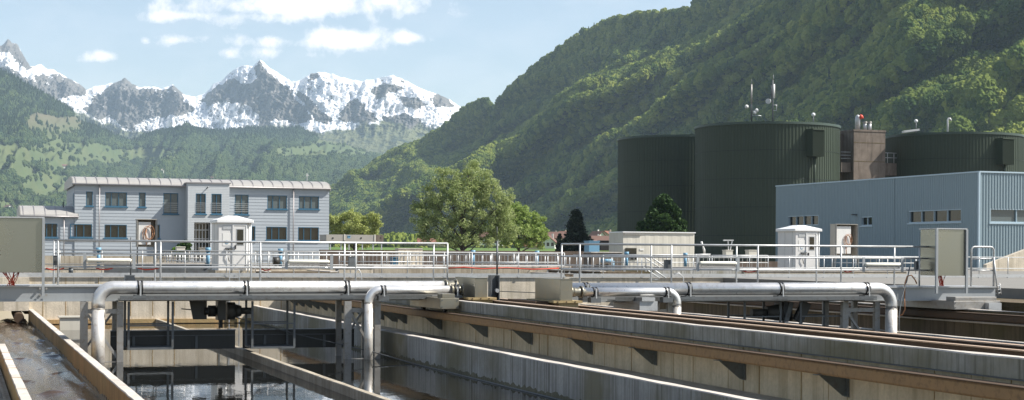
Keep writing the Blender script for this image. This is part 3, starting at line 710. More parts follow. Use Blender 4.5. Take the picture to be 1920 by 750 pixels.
upright_fence('balustrade behind the second lamp below the right part of the blue grey building', 478, 612, 82, 1.1+.0, .10, .62, 5, 14)
# second-row basin edges
def lowwall(name, label, px0, px1, b, h0, h1, mat, th=.3, cop=None):
    x0, x1 = on_y(px0, 500, b).x, on_y(px1, 500, b).x
    t = thing(name, label, 'wall', ((x0+x1)/2, b, h0))
    MB().box(x0, x1, b, b+th, h0, h1).build('wall_face', mat, t)
    if cop: MB().box(x0-.02, x1+.02, b-.03, b+th+.03, h1, h1+.06).build('coping', cop, t)
    return t
lowwall('basin_kerb', 'low cream topped kerb behind the left cabinet railing', 30, 195, 72, 0, .32, 'conc_far', cop='conc_top')
lowwall('basin_kerb', 'dark corrugated basin side behind the left bridge under the dense balustrade', 196, 470, 76, 0, .50, 'galv_dark', cop='conc_top')
lowwall('basin_kerb', 'low concrete kerb behind the second lamp of the left bridge', 476, 700, 75, 0, .34, 'conc_far', cop='conc_top')
lowwall('basin_kerb', 'low weathered kerb beyond the far railing between the two bridges', 702, 1070, 77, 0, .38, 'conc_tan', cop='conc_top')
lowwall('basin_kerb', 'dark green stained basin kerb behind the third lamp of the right bridge', 1225, 1390, 74, 0, .40, 'conc_grey', cop='conc_top')
lowwall('basin_kerb', 'pale kerb pieces right of the white posts behind the right bridge', 1395, 1700, 73, 0, .25, 'conc_tan', cop='conc_top')
lowwall('parapet', 'long brown concrete parapet running below the willow tree', 600, 1150, 112, 0, on_y(900, 470, 112).z, 'conc_parapet')
lowwall('parapet', 'tan basin wall below the left annex of the blue grey building', -20, 330, 105, 0, on_y(200, 480, 105).z, 'conc_tan')
lowwall('parapet', 'grey wall behind the balustrade below the green cylinders', 1330, 1460, 118, 0, on_y(1400, 490, 118).z, 'conc_parapet')
t = lowwall('block_wall', 'pale square concrete block behind the left bridge in front of the brown parapet', 747, 792, 104, 0, on_y(760, 467, 104).z, 'conc_far', .9, 'conc_top')
t = lowwall('block_wall', 'grey concrete pump block with blue pipes left of the cream container', 1108, 1166, 90, 0, on_y(1130, 474, 90).z, 'conc_tower', 1.2, 'conc_top')
p = on_y(1126, 489, 89.9); q = on_y(1148, 489, 89.9)
solo(MB().tube([(p.x, 89.8, p.z), (q.x, 89.8, p.z)], .12, 10).tube([(p.x, 89.8, p.z-.75), (q.x, 89.8, p.z-.75)], .12, 10).tube([(q.x, 89.8, p.z-.75), (q.x, 89.8, p.z)], .09, 10), 'pump_pipe', 'lightblue', 'pair of blue pipes on the grey pump block', 'pipe')
def slab(px0, px1, py0, py1, b, dy, name, mat, label, cat, group=None, bevel=.02):
    p, q = on_y(px0, py0, b), on_y(px1, py1, b)
    m = MB().box(p.x, q.x, b, b+dy, q.z, p.z).box(p.x-.03, q.x+.03, b-.03, b+dy+.03, p.z+.001, p.z+.05)
    return solo(m, name, mat, label, cat, group, bevel=bevel)
slab(1104, 1124, 453, 476, 95, .8, 'control_cabinet', 'lightblue', 'bright blue control cabinet left of the cream container', 'cabinet')
slab(736, 746, 484, 499, 96, .6, 'drum', 'blueframe', 'dark blue box in front of the brown parapet beside the pale block', 'box')
slab(331, 347, 464, 472, 96, .5, 'planter_box', 'cream', 'small cream box beside the round green shrub', 'box')
slab(374, 392, 466, 480, 98, .5, 'planter_box', 'containergrey', 'small grey box left of the first white cabin', 'box')
slab(1361, 1374, 470, 482, 92, .5, 'valve_box', 'cream', 'small cream valve box under the T shaped frame', 'box')
slab(1404, 1420, 470, 482, 92, .5, 'valve_box', 'cream', 'small cream valve box standing alone before the dark green cylinder', 'box')
slab(1126, 1142, 452, 470, 100, .5, 'outlet_unit', 'black', 'black unit at the left end of the cream container', 'unit')
p = on_y(1367, 470, 92.2)
tf = thing('t_frame', 'grey T shaped lifting frame on the small cream valve box', 'frame', (p.x, 92.2, p.z))
MB().bar(P3(1356, 450.5, 92.2), P3(1375, 450.5, 92.2), .08).build('cross_bar', 'galv', tf)
MB().bar(P3(1365, 451, 92.2), P3(1366, 470, 92.2), .05).bar(P3(1373, 451, 92.2), P3(1369, 470, 92.2), .05).build('stand', 'galv', tf)
solo(MB().tube([P3(1321, 476, 92), P3(1320, 468, 92), P3(1318, 462, 92), P3(1315, 453, 92)], [.06, .08, .05, .07], 8), 'valve_lever', 'white', 'slanted white valve lever right of the cream container', 'valve')
solo(MB().tube([P3(1302, 477, 93), P3(1332, 477, 93)], .05, 6).tube([P3(1305, 477, 93), P3(1305, 486, 93)], .07, 6).tube([P3(1330, 477, 93), P3(1330, 486, 93)], .04, 6), 'pipe_rack', 'galv', 'low grey pipe rack behind the railing right of the cream container', 'rack')
# blue capped posts
for lab, px, py0, py1, b in (('blue capped post behind the left railing below the left downpipe', 185, 464, 500, 78), ('blue capped post left of the first white cabin', 390, 464, 500, 76),
      ('blue capped post behind the railing between the first cabin and the second lamp', 526, 466, 500, 78), ('blue capped post below the willow tree', 887, 469, 500, 82), ('blue capped post below the lighter tree right of the willow', 1007, 470, 500, 82),
      ('blue capped post in front of the left end of the cream container', 1175, 472, 500, 82), ('blue capped post in front of the middle of the cream container', 1285, 474, 500, 82)):
    p = on_y(px, py0, b); q = on_y(px, py1, b)
    t = thing('vent_post', lab, 'post', (p.x, b, q.z), 'blue capped posts beyond the railings')
    MB().tube([(p.x, b, q.z), (p.x, b, p.z-.2)], .085, 12).build('pipe', 'lightblue', t)
    MB().tube([(p.x, b, p.z-.2), (p.x, b, p.z)], .125, 14).build('cap', 'lightblue', t)
# stairs beside the second right post
t = thing('metal_stairs', 'short metal stair with pale handrails behind the right bridge', 'stairs', on_y(1225, 515, 66.5))
for k, (pa, ya, pb, yb_) in enumerate(((1203, 480, 1217, 480), (1203, 500, 1217, 500))):
    MB().tube([P3(1140, ya-1, 66.3), P3(pb, yb_-1, 66.3), P3(pb+32, yb_+22, 65.6)], .03, 6).build('handrail', 'galv', t)
    MB().tube([P3(1150, ya-1, 67.0), P3(pb-14, yb_-1, 67.0), P3(pb+20, yb_+22, 66.3)], .03, 6).build('handrail', 'galv', t)
for k in range(4): MB().box(on_y(1224+k*7, 510, 66).x, on_y(1231+k*7, 510, 66).x, 65.8, 66.5, -.05-k*.16, -.02-k*.16).build('tread', 'galv', t)

# ================================================================ WHITE CABINS
def cabin(label, px0, pxc, px1, ytop, ybot, b, deep):
    p0 = on_y(pxc, ybot, b); p1 = on_y(px1, ybot, b); zt = on_y((pxc+px1)/2, ytop, b).z; z0 = p0.z
    x0, x1 = p0.x, p1.x; y0, y1 = b, b+deep; c = .10
    t = thing('cabin', label, 'cabin', ((x0+x1)/2, b+deep/2, z0))
    H = zt-.34
    m = MB().prism([(x0, y0+.02), (x0+.02, y0), (x1-c*2, y0), (x1, y0+c*2), (x1, y1), (x0, y1)], 'z', z0, H); m.build('shell', 'kiosk', t)
    # hipped roof with overhang
    o = .09; cx_, cy_ = (x0+x1)/2, (y0+y1)/2
    r = MB().box(x0-o, x1+o, y0-o, y1+o, H+.001, H+.14)
    r.add([(x0-o, y0-o, H+.141), (x1+o, y0-o, H+.141), (x1+o, y1+o, H+.141), (x0-o, y1+o, H+.141), (cx_-.2, cy_-.3, zt), (cx_+.2, cy_-.3, zt), (cx_+.2, cy_+.3, zt), (cx_-.2, cy_+.3, zt)],
        [(0, 1, 5, 4), (1, 2, 6, 5), (2, 3, 7, 6), (3, 0, 4, 7), (4, 5, 6, 7)])
    r.build('roof', 'kiosk_roof', t, bevel=.03)
    w = x1-x0; hh = H-z0
    dx0, dx1 = x0+w*.46, x1-c*2-.06
    d = MB().box(dx0, dx1, y0-.03, y0-.002, z0+.08, H-.15).build('door', 'kiosk', t, bevel=.008)
    f = MB()
    for (a, b_) in ((dx0-.05, dx0-.01), (dx1+.01, dx1+.05)): f.box(a, b_, y0-.045, y0-.001, z0+.04, H-.1)
    f.box(dx0-.05, dx1+.05, y0-.045, y0-.001, H-.1, H-.06); f.build('door_frame', 'kiosk_roof', t)
    wx0, wx1 = dx0+(dx1-dx0)*.27, dx0+(dx1-dx0)*.80
    MB().box(wx0, wx1, y0-.045, y0-.031, H-.95, H-.28).build('door_window', 'glass_dark', d, bevel=.012)
    MB().box(wx0-.03, wx1+.03, y0-.04, y0-.0305, H-.98, H-.25).build('window_frame', 'galv', d)
    MB().box(dx0+.05, dx0+.1, y0-.09, y0-.031, z0+.95, z0+1.12).build('handle', 'black', d)
    MB().box(x0+w*.13, x0+w*.38, y0-.012, y0-.001, H-1.0, H-.45).build('notice_sheet', 'white', t)
    q = MB().tube([(x0+w*.255, y0-.02, H-.85), (x0+w*.255, y0-.013, H-.85)], .085, 14).build('blue_emblem', 'lightblue', t)
    MB().tube([(x0+w*.255, y0-.024, H-.84), (x0+w*.255, y0-.0205, H-.84)], .06, 12).build('emblem_centre', 'white', q)
    MB().box(x0+w*.13, x0+w*.4, y0-.02, y0-.001, H-.28, H-.12).build('vent_grille', 'galv', t)
    MB().box(x0+w*.22, x0+w*.42, y0-.12, y0-.001, H-1.15, H-1.08).tube([(x0+w*.3, y0-.08, H-1.15), (x0+w*.27, y0-.07, H-1.45), (x0+w*.33, y0-.05, H-1.7)], .02, 5).build('door_closer', 'galv_dark', t)
    MB().tube([(x1-.02, y0+.06, z0), (x1-.02, y0+.06, H)], .03, 6).build('corner_trim', 'kiosk_roof', t)
    for k in range(2):
        MB().box(x0-.01, x0, y0+.3+k*.8, y0+.34+k*.8, z0, H).build('panel_joint', 'galv', t)
    MB().box(x0-.15, x1+.15, y0-.2, y1+.15, min(.02, z0-.05), z0-.001).build('base_slab', 'conc_tan', t)
    return t
cabin('white control cabin with a door in front of the blue grey building', 394, 409, 471, 404, 507, 71, 1.9)
cabin('white control cabin with a shaded side standing before the green cylinder and blue hall', 1452, 1491, 1537, 422, 514, 74, 1.9)
for t in (o for o in bpy.data.objects if o.name == 'cabin'): pass

# ================================================================ CABLE REEL CABINETS
def reel_cabinet(label, pxa, pxb, py0, py1, b, leg, facing):
    p, q = on_y(pxa, py0, b), on_y(pxb, py1, b)
    x0, x1, z1, z0 = p.x, q.x, p.z, q.z
    t = thing('reel_cabinet', label, 'cabinet', ((x0+x1)/2, b, z0))
    MB().box(x0, x0+.03, b-.35, b+.3, z0, z1).box(x1-.03, x1, b-.35, b+.3, z0, z1).box(x0+.03, x1-.03, b+.27, b+.3, z0, z1).box(x0-.02, x1+.02, b-.37, b+.32, z1, z1+.03).build('housing', 'containergrey', t)
    MB().box(x0+.06, x0+(x1-x0)*.72, b-.28, b-.24, z0+.1, z1-.1).build('reel_plate', 'white', t)
    cx_, cz_ = (x0+x1)/2+.08, z0+(z1-z0)*.48
    h = MB()
    for k, r_ in enumerate((.28, .23, .26)):
        pts = [(cx_+r_*.7*math.cos(w)+.05*(k-1), b-.32-.02*k, cz_+.03*k+r_*math.sin(w)*1.15) for w in [i*math.pi/9 for i in range(19)]]
        h.tube(pts, .013, 6)
    h.tube([(cx_-.1, b-.32, cz_+.2), (cx_-.13, b-.32, cz_-.1), (cx_-.08, b-.32, z0+.08)], .02, 6)
    h.build('orange_hose', 'orange', t)
    MB().box(x0+.02, x0+.07, b, b+.06, leg, z0).box(x1-.07, x1-.02, b, b+.06, leg, z0).build('legs', 'galv_dark', t)
    MB().box(x0-.02, x0+.0, b-.37, b-.30, z0-.3, z1).box(x1, x1+.05, b-.37, b-.3, z0-.5, z1).build('edge_frame', 'galv_dark', t)
    return t
reel_cabinet('open grey hose cabinet with coiled orange hose in front of the blue grey building', 256, 291, 412, 463, 70, 0, 0)
reel_cabinet('open grey hose cabinet with coiled orange hose in front of the blue hall', 1562, 1601, 421, 479, 76, 0, 0)

# ================================================================ FACADES
def facade(m, along, fixed, s0, s1, z0, z1, opens, board=.3, lap=.035, out=-1):
    """lapped boards on a plane; along 'x' (fixed y, facing -y) or 'y' (fixed x, facing -x); opens: (s0,s1,z0,z1)"""
    def pt(s, d, z): return (s, fixed+out*d, z) if along == 'x' else (fixed+out*d, s, z)
    zs = {z0, z1}
    k = 0
    while z0+k*board < z1: zs.add(z0+k*board); k += 1
    for o in opens: zs |= {o[2], o[3]}
    zs = sorted(z for z in zs if z0 <= z <= z1)
    for za, zb in zip(zs[:-1], zs[1:]):
        if zb-za < 1e-4: continue
        mid = (za+zb)/2; f0 = ((za-z0) % board)/board; f1 = f0+(zb-za)/board
        if f0 > .999: f0 = 0; f1 = (zb-za)/board
        d0, d1 = lap*(1-f0), lap*(1-min(f1, 1))
        cuts = sorted((o[0], o[1]) for o in opens if o[2] < mid < o[3]); s = s0; segs = []
        for a, b in cuts:
            if a > s: segs.append((s, a))
            s = max(s, b)
        if s < s1: segs.append((s, s1))
        for a, b in segs:
            m.add([pt(a, d0, za), pt(b, d0, za), pt(b, d1, zb), pt(a, d1, zb)], [(0, 1, 2, 3)])
            if f0 < 1e-3: m.add([pt(a, 0, za), pt(b, 0, za), pt(b, d0, za), pt(a, d0, za)], [(0, 1, 2, 3)])
    return m
def window(parent, along, fixed, s0, s1, z0, z1, panes=1, fr='blueframe', gl='glass_dark', sill=True, depth=.14, rail=False, split=None, fw=.06, sillmat=None):
    def bx(m, a, b, d0, d1, za, zb):
        return m.box(a, b, fixed+d0, fixed+d1, za, zb) if along == 'x' else m.box(fixed+d0, fixed+d1, a, b, za, zb)
    f = MB()
    bx(f, s0, s0+fw, -.01, depth, z0, z1); bx(f, s1-fw, s1, -.01, depth, z0, z1)
    bx(f, s0+fw, s1-fw, -.01, depth, z1-fw, z1); bx(f, s0+fw, s1-fw, -.01, depth, z0, z0+fw)
    for i in range(1, panes):
        s = s0+(s1-s0)*(split[i-1] if split else i/panes); bx(f, s-.03, s+.03, .05, depth, z0+fw, z1-fw)
    w = f.build('window', fr, parent)
    bx(MB(), s0+fw-.01, s1-fw+.01, depth-.04, depth-.02, z0+fw-.01, z1-fw+.01).build('pane', gl, w)
    if sill: bx(MB(), s0-.1, s1+.1, -.12, .0, z0-.12, z0-.005).build('sill', sillmat or fr, w)
    if rail:
        g = MB()
        for k in range(5): bx(g, s0, s1, -.06, -.03, z0+.25+k*.19, z0+.285+k*.19)
        g.build('guard_rail', 'galv', w)
    return w
# ---------------- blue grey administration building
YB = 155.2
X = lambda px, py=400, b=YB: on_y(px, py, b).x
Zb = lambda px, py, b=YB: on_y(px, py, b).z
bx0, bx1 = X(140), X(617); zE = Zb(380, 350); base = 0
bd = thing('office_building', 'long two storey blue grey building with curved metal roof', 'building', ((bx0+bx1)/2, YB, 0))
wins = [(161, 174, 359, 386, 1, False, 'glass_blind'), (197, 238, 360.5, 387, 3, False, 'glass_blind'), (260, 273, 361, 388, 1, False, 'glass_blind'), (306, 334, 362, 401, 2, True, 'glass_blind'),
        (440, 466, 365, 402, 2, True, 'glass_blind'), (501, 538, 366.5, 392, 3, False, 'glass_blind'), (560, 598, 368, 392, 3, False, 'glass_blind'),
        (132, 173, 420, 445, 3, False, 'glass_dark'), (196, 238, 421, 446, 3, False, 'glass_dark'), (290, 300, 421, 447, 1, False, 'glass_dark'), (472, 479, 424, 451, 1, False, 'glass_dark'), (499, 538, 425, 450, 3, False, 'glass_dark'), (559, 598, 426, 451, 3, False, 'glass_dark')]
ops = []
for (a, b, t_, u, n, rl, gl) in wins:
    ops.append((X(a), X(b), Zb((a+b)/2, u), Zb((a+b)/2, t_)))
txa, txb, tproj = X(352, 400, YB-1.6), X(430, 400, YB-1.6), 1.6
m = MB(); facade(m, 'x', YB, bx0, bx1, 0, zE, ops, .31, .022)
m.add([(bx0, YB, 0), (bx0, YB+12, 0), (bx0, YB+12, zE), (bx0, YB, zE)], [(0, 3, 2, 1)]); facade(m, 'y', bx0, YB, YB+12, zE-3, zE, [], .31, .022)
m.box(bx1-.02, bx1, YB, YB+12, 0, zE); m.box(bx0, bx1, YB+11.9, YB+12, 0, zE)
m.build('wall', 'clap', bd)
for (a, b, t_, u, n, rl, gl), o in zip(wins, ops):
    window(bd, 'x', YB, o[0], o[1], o[2], o[3], n, 'blueframe', gl, True, .16, rl, split=(.28, .62) if n == 3 else None)
# window band at the gable end
w = MB().box(bx0-.05, bx0-.001, YB+1.2, YB+2.2, Zb(140, 385), Zb(140, 362)).build('window', 'blueframe', bd)
# barrel roof with standing seams
def barrel(parent, x0, x1, y0, y1, zl, rise, seam, name='roof', mat='roofmetal', over=.25, n=10):
    prof = []
    for i in range(n+1):
        w = math.pi*.5*i/n; prof.append((y0-over+(y1-y0)*.5*(1-math.cos(w)) if False else y0-over+(y1-y0+over)*math.sin(w*.5)**1.6*1.0, zl+rise*math.sin(w)))
    prof = [(y0-over+(4.2)*(1-math.cos(math.pi*.5*i/n)), zl+rise*math.sin(math.pi*.5*i/n)) for i in range(n+1)]+[(y1, zl+rise*.6)]
    m = MB()
    for (a, b), (c, d) in zip(prof[:-1], prof[1:]): m.add([(x0, a, b), (x1, a, b), (x1, c, d), (x0, c, d)], [(0, 1, 2, 3)])
    poly = [(y0-over, zl-.22)]+prof+[(y1, zl-.22)]
    m.prism(poly, 'x', x0, x0+.08); m.prism(poly, 'x', x1-.08, x1)
    r = m.build(name, mat, parent)
    s = MB(); x = x0+.3
    while x < x1-.2:
        for (a, b), (c, d) in zip(prof[:-2], prof[1:-1]):
            s.add([(x, a, b), (x+.05, a, b), (x+.05, c, d), (x, c, d), (x, a, b+.045), (x+.06, a, b+.045), (x+.06, c, d+.045), (x, c, d+.045)], [(0, 4, 7, 3), (1, 2, 6, 5), (4, 5, 6, 7), (0, 1, 5, 4)])
        x += seam
    s.build('standing_seam', 'downpipe', r)
    MB().tube([(x0, y0-over-.06, zl-.04), (x1, y0-over-.06, zl-.04)], .07, 8).build('gutter', 'downpipe', r)
    return r
barrel(bd, bx0-.25, bx1+.1, YB, YB+12, zE+.05, Zb(380, 333)-zE-.05, .98)
for px in (186, 549.5):
    MB().tube([(X(px), YB-.2, 0), (X(px), YB-.2, zE-.05)], .055, 8).build('downpipe', 'downpipe', bd)
# stair tower
ty = YB-tproj
tz = Zb(390, 344, ty)
ent = (X(364, 440, ty), X(394, 440, ty), 0, Zb(380, 417, ty))
tw = [(X(a, 380, ty), X(b, 380, ty), Zb(390, 401, ty), Zb(390, 363, ty)) for a, b in ((367, 386), (396.5, 415.5))]
m = MB(); facade(m, 'x', ty, txa, txb, 0, tz, [ent]+tw, .16, .012)
m.box(txa, txa+.05, ty, YB, 0, tz).box(txb-.05, txb, ty, YB, 0, tz); tower = m.build('entrance_tower', 'brick', bd)
MB().box(txa-.12, txb+.12, ty-.12, YB+.5, tz, tz+.1).build('roof_slab', 'downpipe', tower)
for o in tw: window(bd, 'x', ty, *o, 2, 'blueframe', 'glass_blind', True, .3, True)
d = MB().box(ent[0], ent[1], ty+1.0, ty+1.05, 0, ent[3]).build('entrance_door', 'glass_dark', bd)
g = MB()
for k in range(6):
    x = ent[0]+(ent[1]-ent[0])*k/5; g.box(x-.035, x+.035, ty+.93, ty+.99, 0, ent[3])
for z in (ent[3]-.12, ent[3]-.75, ent[3]-1.6): g.box(ent[0], ent[1], ty+.94, ty+.98, z, z+.08)
g.build('door_grille', 'kiosk_roof', d)
p = on_y(390, 352, ty); MB().tube([(p.x, ty-.3, p.z+.1), (p.x-.15, ty, p.z-.1)], .05, 6).build('wall_lamp', 'galv_dark', tower)
p = Zb(588, 337); MB().tube([(X(587), YB+3, p-.3), (X(587), YB+3, Zb(587, 322))], .04, 6).box(X(585), X(590), YB+2.95, YB+3.05, Zb(587, 327), Zb(587, 325)).build('roof_aerial', 'galv', bd)
# annex on the left
ax0, ax1 = X(40), bx0-.02; az = Zb(90, 405)
an = thing('building_annex', 'single storey annex with curved metal roof at the left of the blue grey building', 'building', ((ax0+ax1)/2, YB+.1, 0))
ops = [(X(78), X(108), Zb(95, 445), Zb(95, 419))]
m = MB(); facade(m, 'x', YB+.1, ax0, ax1, 0, az, ops, .31, .022); m.box(ax0, ax0+.05, YB+.1, YB+8, 0, az); m.build('wall', 'clap', an)
window(an, 'x', YB+.1, *ops[0], 3, 'blueframe', 'glass_dark', True, .16)
barrel(an, ax0-.15, bx0+.35, YB+.1, YB+8, az, Zb(90, 384)-az, .98)
MB().tube([(X(120), YB-.1, 0), (X(120), YB-.1, az)], .05, 8).build('downpipe', 'downpipe', an)
MB().tube([(X(121), YB+2, az+.4), (X(121), YB+2, Zb(121, 377))], .06, 8).build('vent_pipe', 'galv_dark', an)

# ---------------- corrugated cladding
def corrug(m, along, fixed, s0, s1, z0, ztop, opens, pitch=.26, dep=.045, out=-1):
    """ztop: function of s. trapezoidal ribs"""
    def pt(s, d, z): return (s, fixed+out*d, z) if along == 'x' else (fixed+out*d, s, z)
    n = int((s1-s0)/pitch); pitch = (s1-s0)/n; prof = []
    for i in range(n):
        a = s0+i*pitch; prof += [(a, 0), (a+pitch*.38, 0), (a+pitch*.5, dep), (a+pitch*.88, dep)]
    prof.append((s1, 0))
    for (a, da), (b, db) in zip(prof[:-1], prof[1:]):
        mid = (a+b)/2; segs = []; z = z0
        for o in sorted([o for o in opens if o[0] < mid < o[1]], key=lambda o: o[2]): segs.append((z, o[2])); z = o[3]
        segs.append((z, None))
        for za, zb in segs:
            ta, tb = (ztop(a), ztop(b)) if zb is None else (zb, zb)
            m.add([pt(a, da, za), pt(b, db, za), pt(b, db, tb), pt(a, da, ta)], [(0, 1, 2, 3) if along == 'x' else (0, 3, 2, 1)])
    return m
# ---------------- blue hall
c0 = at(1836, 322, 131); XH = c0.x; YH = c0.y; zH = c0.z
yh1 = on_x(1455.5, 349, XH).y
zfar = on_x(1455.5, 349, XH).z
hall = thing('blue_hall', 'large blue corrugated metal hall filling the right side in front of the cylinders', 'building', (XH+6, YH+15, 0))
def Oy(pa, pb, pt_, pb2): 
    a, b = on_x(pa, pt_, XH), on_x(pb, pt_, XH); t_ = on_x((pa+pb)/2, pt_, XH).z; u = on_x((pa+pb)/2, pb2, XH).z
    return (min(a.y, b.y), max(a.y, b.y), u, t_)
oA = Oy(1704, 1803, 393.5, 417); oB = Oy(1615, 1636, 406, 423); oC = Oy(1478, 1535, 404, 423)
zt_f = lambda s: zH+(zfar-zH)*(s-YH)/(yh1-YH)
m = MB(); corrug(m, 'y', XH, YH, yh1, 0, zt_f, [oA, oB, oC], .27, .05)
def Ox(pa, pb, pt_, pb2): return (on_y(pa, 400, YH).x, on_y(pb, 400, YH).x, on_y(pa, pb2, YH).z, on_y(pa, pt_, YH).z)
oD = Ox(1856, 1945, 391, 417)
xh1 = on_y(2010, 400, YH).x
corrug(m, 'x', YH, XH, xh1, 0, lambda s: zH, [oD], .27, .05)
m.add([(XH+.0, YH, zH-.02), (xh1, YH, zH-.02), (xh1, yh1, zfar-.02), (XH+.0, yh1, zfar-.02)], [(0, 1, 2, 3)])
m.box(XH, xh1, yh1, yh1+.05, 0, zfar-.03)
m.build('wall', 'blueclad', hall)
e = MB(); e.bar((XH-.06, YH-.06, zH), (XH-.06, yh1, zfar), .1, .12); e.bar((XH-.06, YH-.08, zH), (xh1, YH-.08, zH), .1, .12); e.bar((XH-.04, YH-.06, 0), (XH-.04, YH-.06, zH-.06), .16, .16)
e.build('edge_trim', 'bluetrim', hall)
ys_ = on_x(1677, 400, XH).y; MB().box(XH-.09, XH-.052, ys_-.05, ys_+.05, 0, zt_f(ys_)-.06).build('joint_trim', 'blueclad', hall)
window(hall, 'y', XH, *oA, 4, 'bluetrim', 'glass_dark', True, .25, split=(.27, .52, .76), fw=.08)
window(hall, 'y', XH, *oB, 2, 'bluetrim', 'glass_dark', True, .25, fw=.08)
window(hall, 'y', XH, *oC, 4, 'bluetrim', 'glass_dark', False, .25, fw=.08)
window(hall, 'x', YH, *oD, 2, 'bluetrim', 'glass_blind', True, .25, fw=.08, split=(.57,))
p = on_x(1607, 402.5, XH); MB().box(XH-.6, XH-.05, p.y-.12, p.y+.12, p.z-.06, p.z+.06).build('wall_lamp', 'galv_dark', hall)
# ramp wall at the right edge
a, b_, c = on_y(1868, 499, 100), on_y(1930, 462, 100), on_y(1930, 499, 100)
solo(MB().prism([(on_y(1850, 499, 100).x, 0), (b_.x+4, 0), (b_.x+4, b_.z+1.2), (on_y(1850, 499, 100).x, on_y(1850, 496, 100).z)], 'y', 100, 100.4), 'ramp_wall', 'conc_far', 'sloping pale wall in front of the lit end of the blue hall at the right edge', 'wall')

# ================================================================ GREEN CYLINDERS
def digester(label, px, D, R_, ztop, nrib=150, bands=5, box=None):
    c = at(px, 470, D); cx_, cy_ = c.x, c.y
    t = thing('digester_tank', label, 'tank', (cx_, cy_, 0))
    m = MB(); vs = []; prof = []
    for i in range(nrib):
        w = 2*math.pi*i/nrib; d = 2*math.pi/nrib
        prof += [(w, R_), (w+d*.5, R_), (w+d*.58, R_+.05), (w+d*.92, R_+.05)]
    n = len(prof)
    for z in (0, ztop-.3):
        vs += [(cx_+r*math.cos(w), cy_+r*math.sin(w), z) for w, r in prof]
    m.add(vs, [(i, (i+1) % n, n+(i+1) % n, n+i) for i in range(n)]); m.build('shell', 'tankgreen', t)
    rim = MB().tube([(cx_, cy_, ztop-.3), (cx_, cy_, ztop-.0)], R_+.16, 96, sm=False); rim.build('rim', 'tankrim', t)
    top = MB(); top.tube([(cx_, cy_, ztop), (cx_, cy_, ztop+.6)], [R_-.2, 1.0], 64); top.build('roof', 'tankgreen', t)
    for k in range(1, bands):
        z = ztop*(k/bands)+.5*(k % 2)*0
        MB().tube([(cx_, cy_, z-.03), (cx_, cy_, z+.03)], R_+.085, 96, caps=False, sm=True).build('seam_band', 'tankseam', t)
    return t, cx_, cy_
HT = 16.8+1.1
t2, tx2, ty2 = digester('large central dark green corrugated cylinder carrying two antenna masts', 1437, 200, 8.9, on_y(1437, 227, at(1437, 470, 191).y).z, 130)
t1, tx1, ty1 = digester('left dark green corrugated cylinder partly hidden behind the central one', 1278, 223, 8.9, at(1278, 252, 214).z, 130)
t3, tx3, ty3 = digester('right dark green corrugated cylinder rising behind the blue hall', 1787.5, 213, 8.9, at(1787, 246.5, 204).z, 130)
def tankbox(t, cx_, cy_, R_, px0, px1, py0, py1, D, ppx, ppy):
    a, b = at(px0, py0, D), at(px1, py1, D); ang = math.atan2((a.y+b.y)/2-cy_, (a.x+b.x)/2-cx_)
    w = (px1-px0)/FPX*D; m = MB(); n = 11; er = Vector((math.cos(ang), math.sin(ang), 0)); et = Vector((-er.y, er.x, 0)); c = Vector((cx_, cy_, 0))
    def q(s, d, z): v = c+er*(R_+d)+et*s; return (v.x, v.y, z)
    prof = [(-w/2, 0), (-w/2, 1.15)]
    for i in range(n):
        s = -w/2+w*(i/n); prof += [(s+.03*w, 1.15), (s+.04*w, 1.25), (s+.07*w, 1.25), (s+.08*w, 1.15)]
    prof += [(w/2, 1.15), (w/2, 0)]
    for (s0, d0), (s1, d1) in zip(prof[:-1], prof[1:]): m.add([q(s0, d0, b.z), q(s1, d1, b.z), q(s1, d1, a.z), q(s0, d0, a.z)], [(0, 1, 2, 3)])
    m.add([q(-w/2-.1, 0, a.z), q(w/2+.1, 0, a.z), q(w/2+.1, 1.35, a.z), q(-w/2-.1, 1.35, a.z), q(-w/2-.1, 0, a.z+.15), q(w/2+.1, 0, a.z+.15), q(w/2+.1, 1.35, a.z+.15), q(-w/2-.1, 1.35, a.z+.15)],
        [(0, 1, 2, 3), (4, 5, 6, 7), (0, 1, 5, 4), (1, 2, 6, 5), (2, 3, 7, 6), (3, 0, 4, 7)])
    m.add([q(-w/2, 0, b.z), q(w/2, 0, b.z), q(w/2, 1.15, b.z), q(-w/2, 1.15, b.z)], [(0, 1, 2, 3)])
    m.build('wall_box', 'tankgreen', t)
    d = MB(); v0, v1 = q(0, .5, b.z), q(0, .5, at(px0, ppy, D).z)
    d.tube([v0, v1], .16, 10); d.build('duct', 'tankgreen', t)
tankbox(t2, tx2, ty2, 8.9, 1500, 1526, 246, 295, 193, 0, 360)
tankbox(t3, tx3, ty3, 8.9, 1853, 1881, 263, 310, 206, 0, 330)
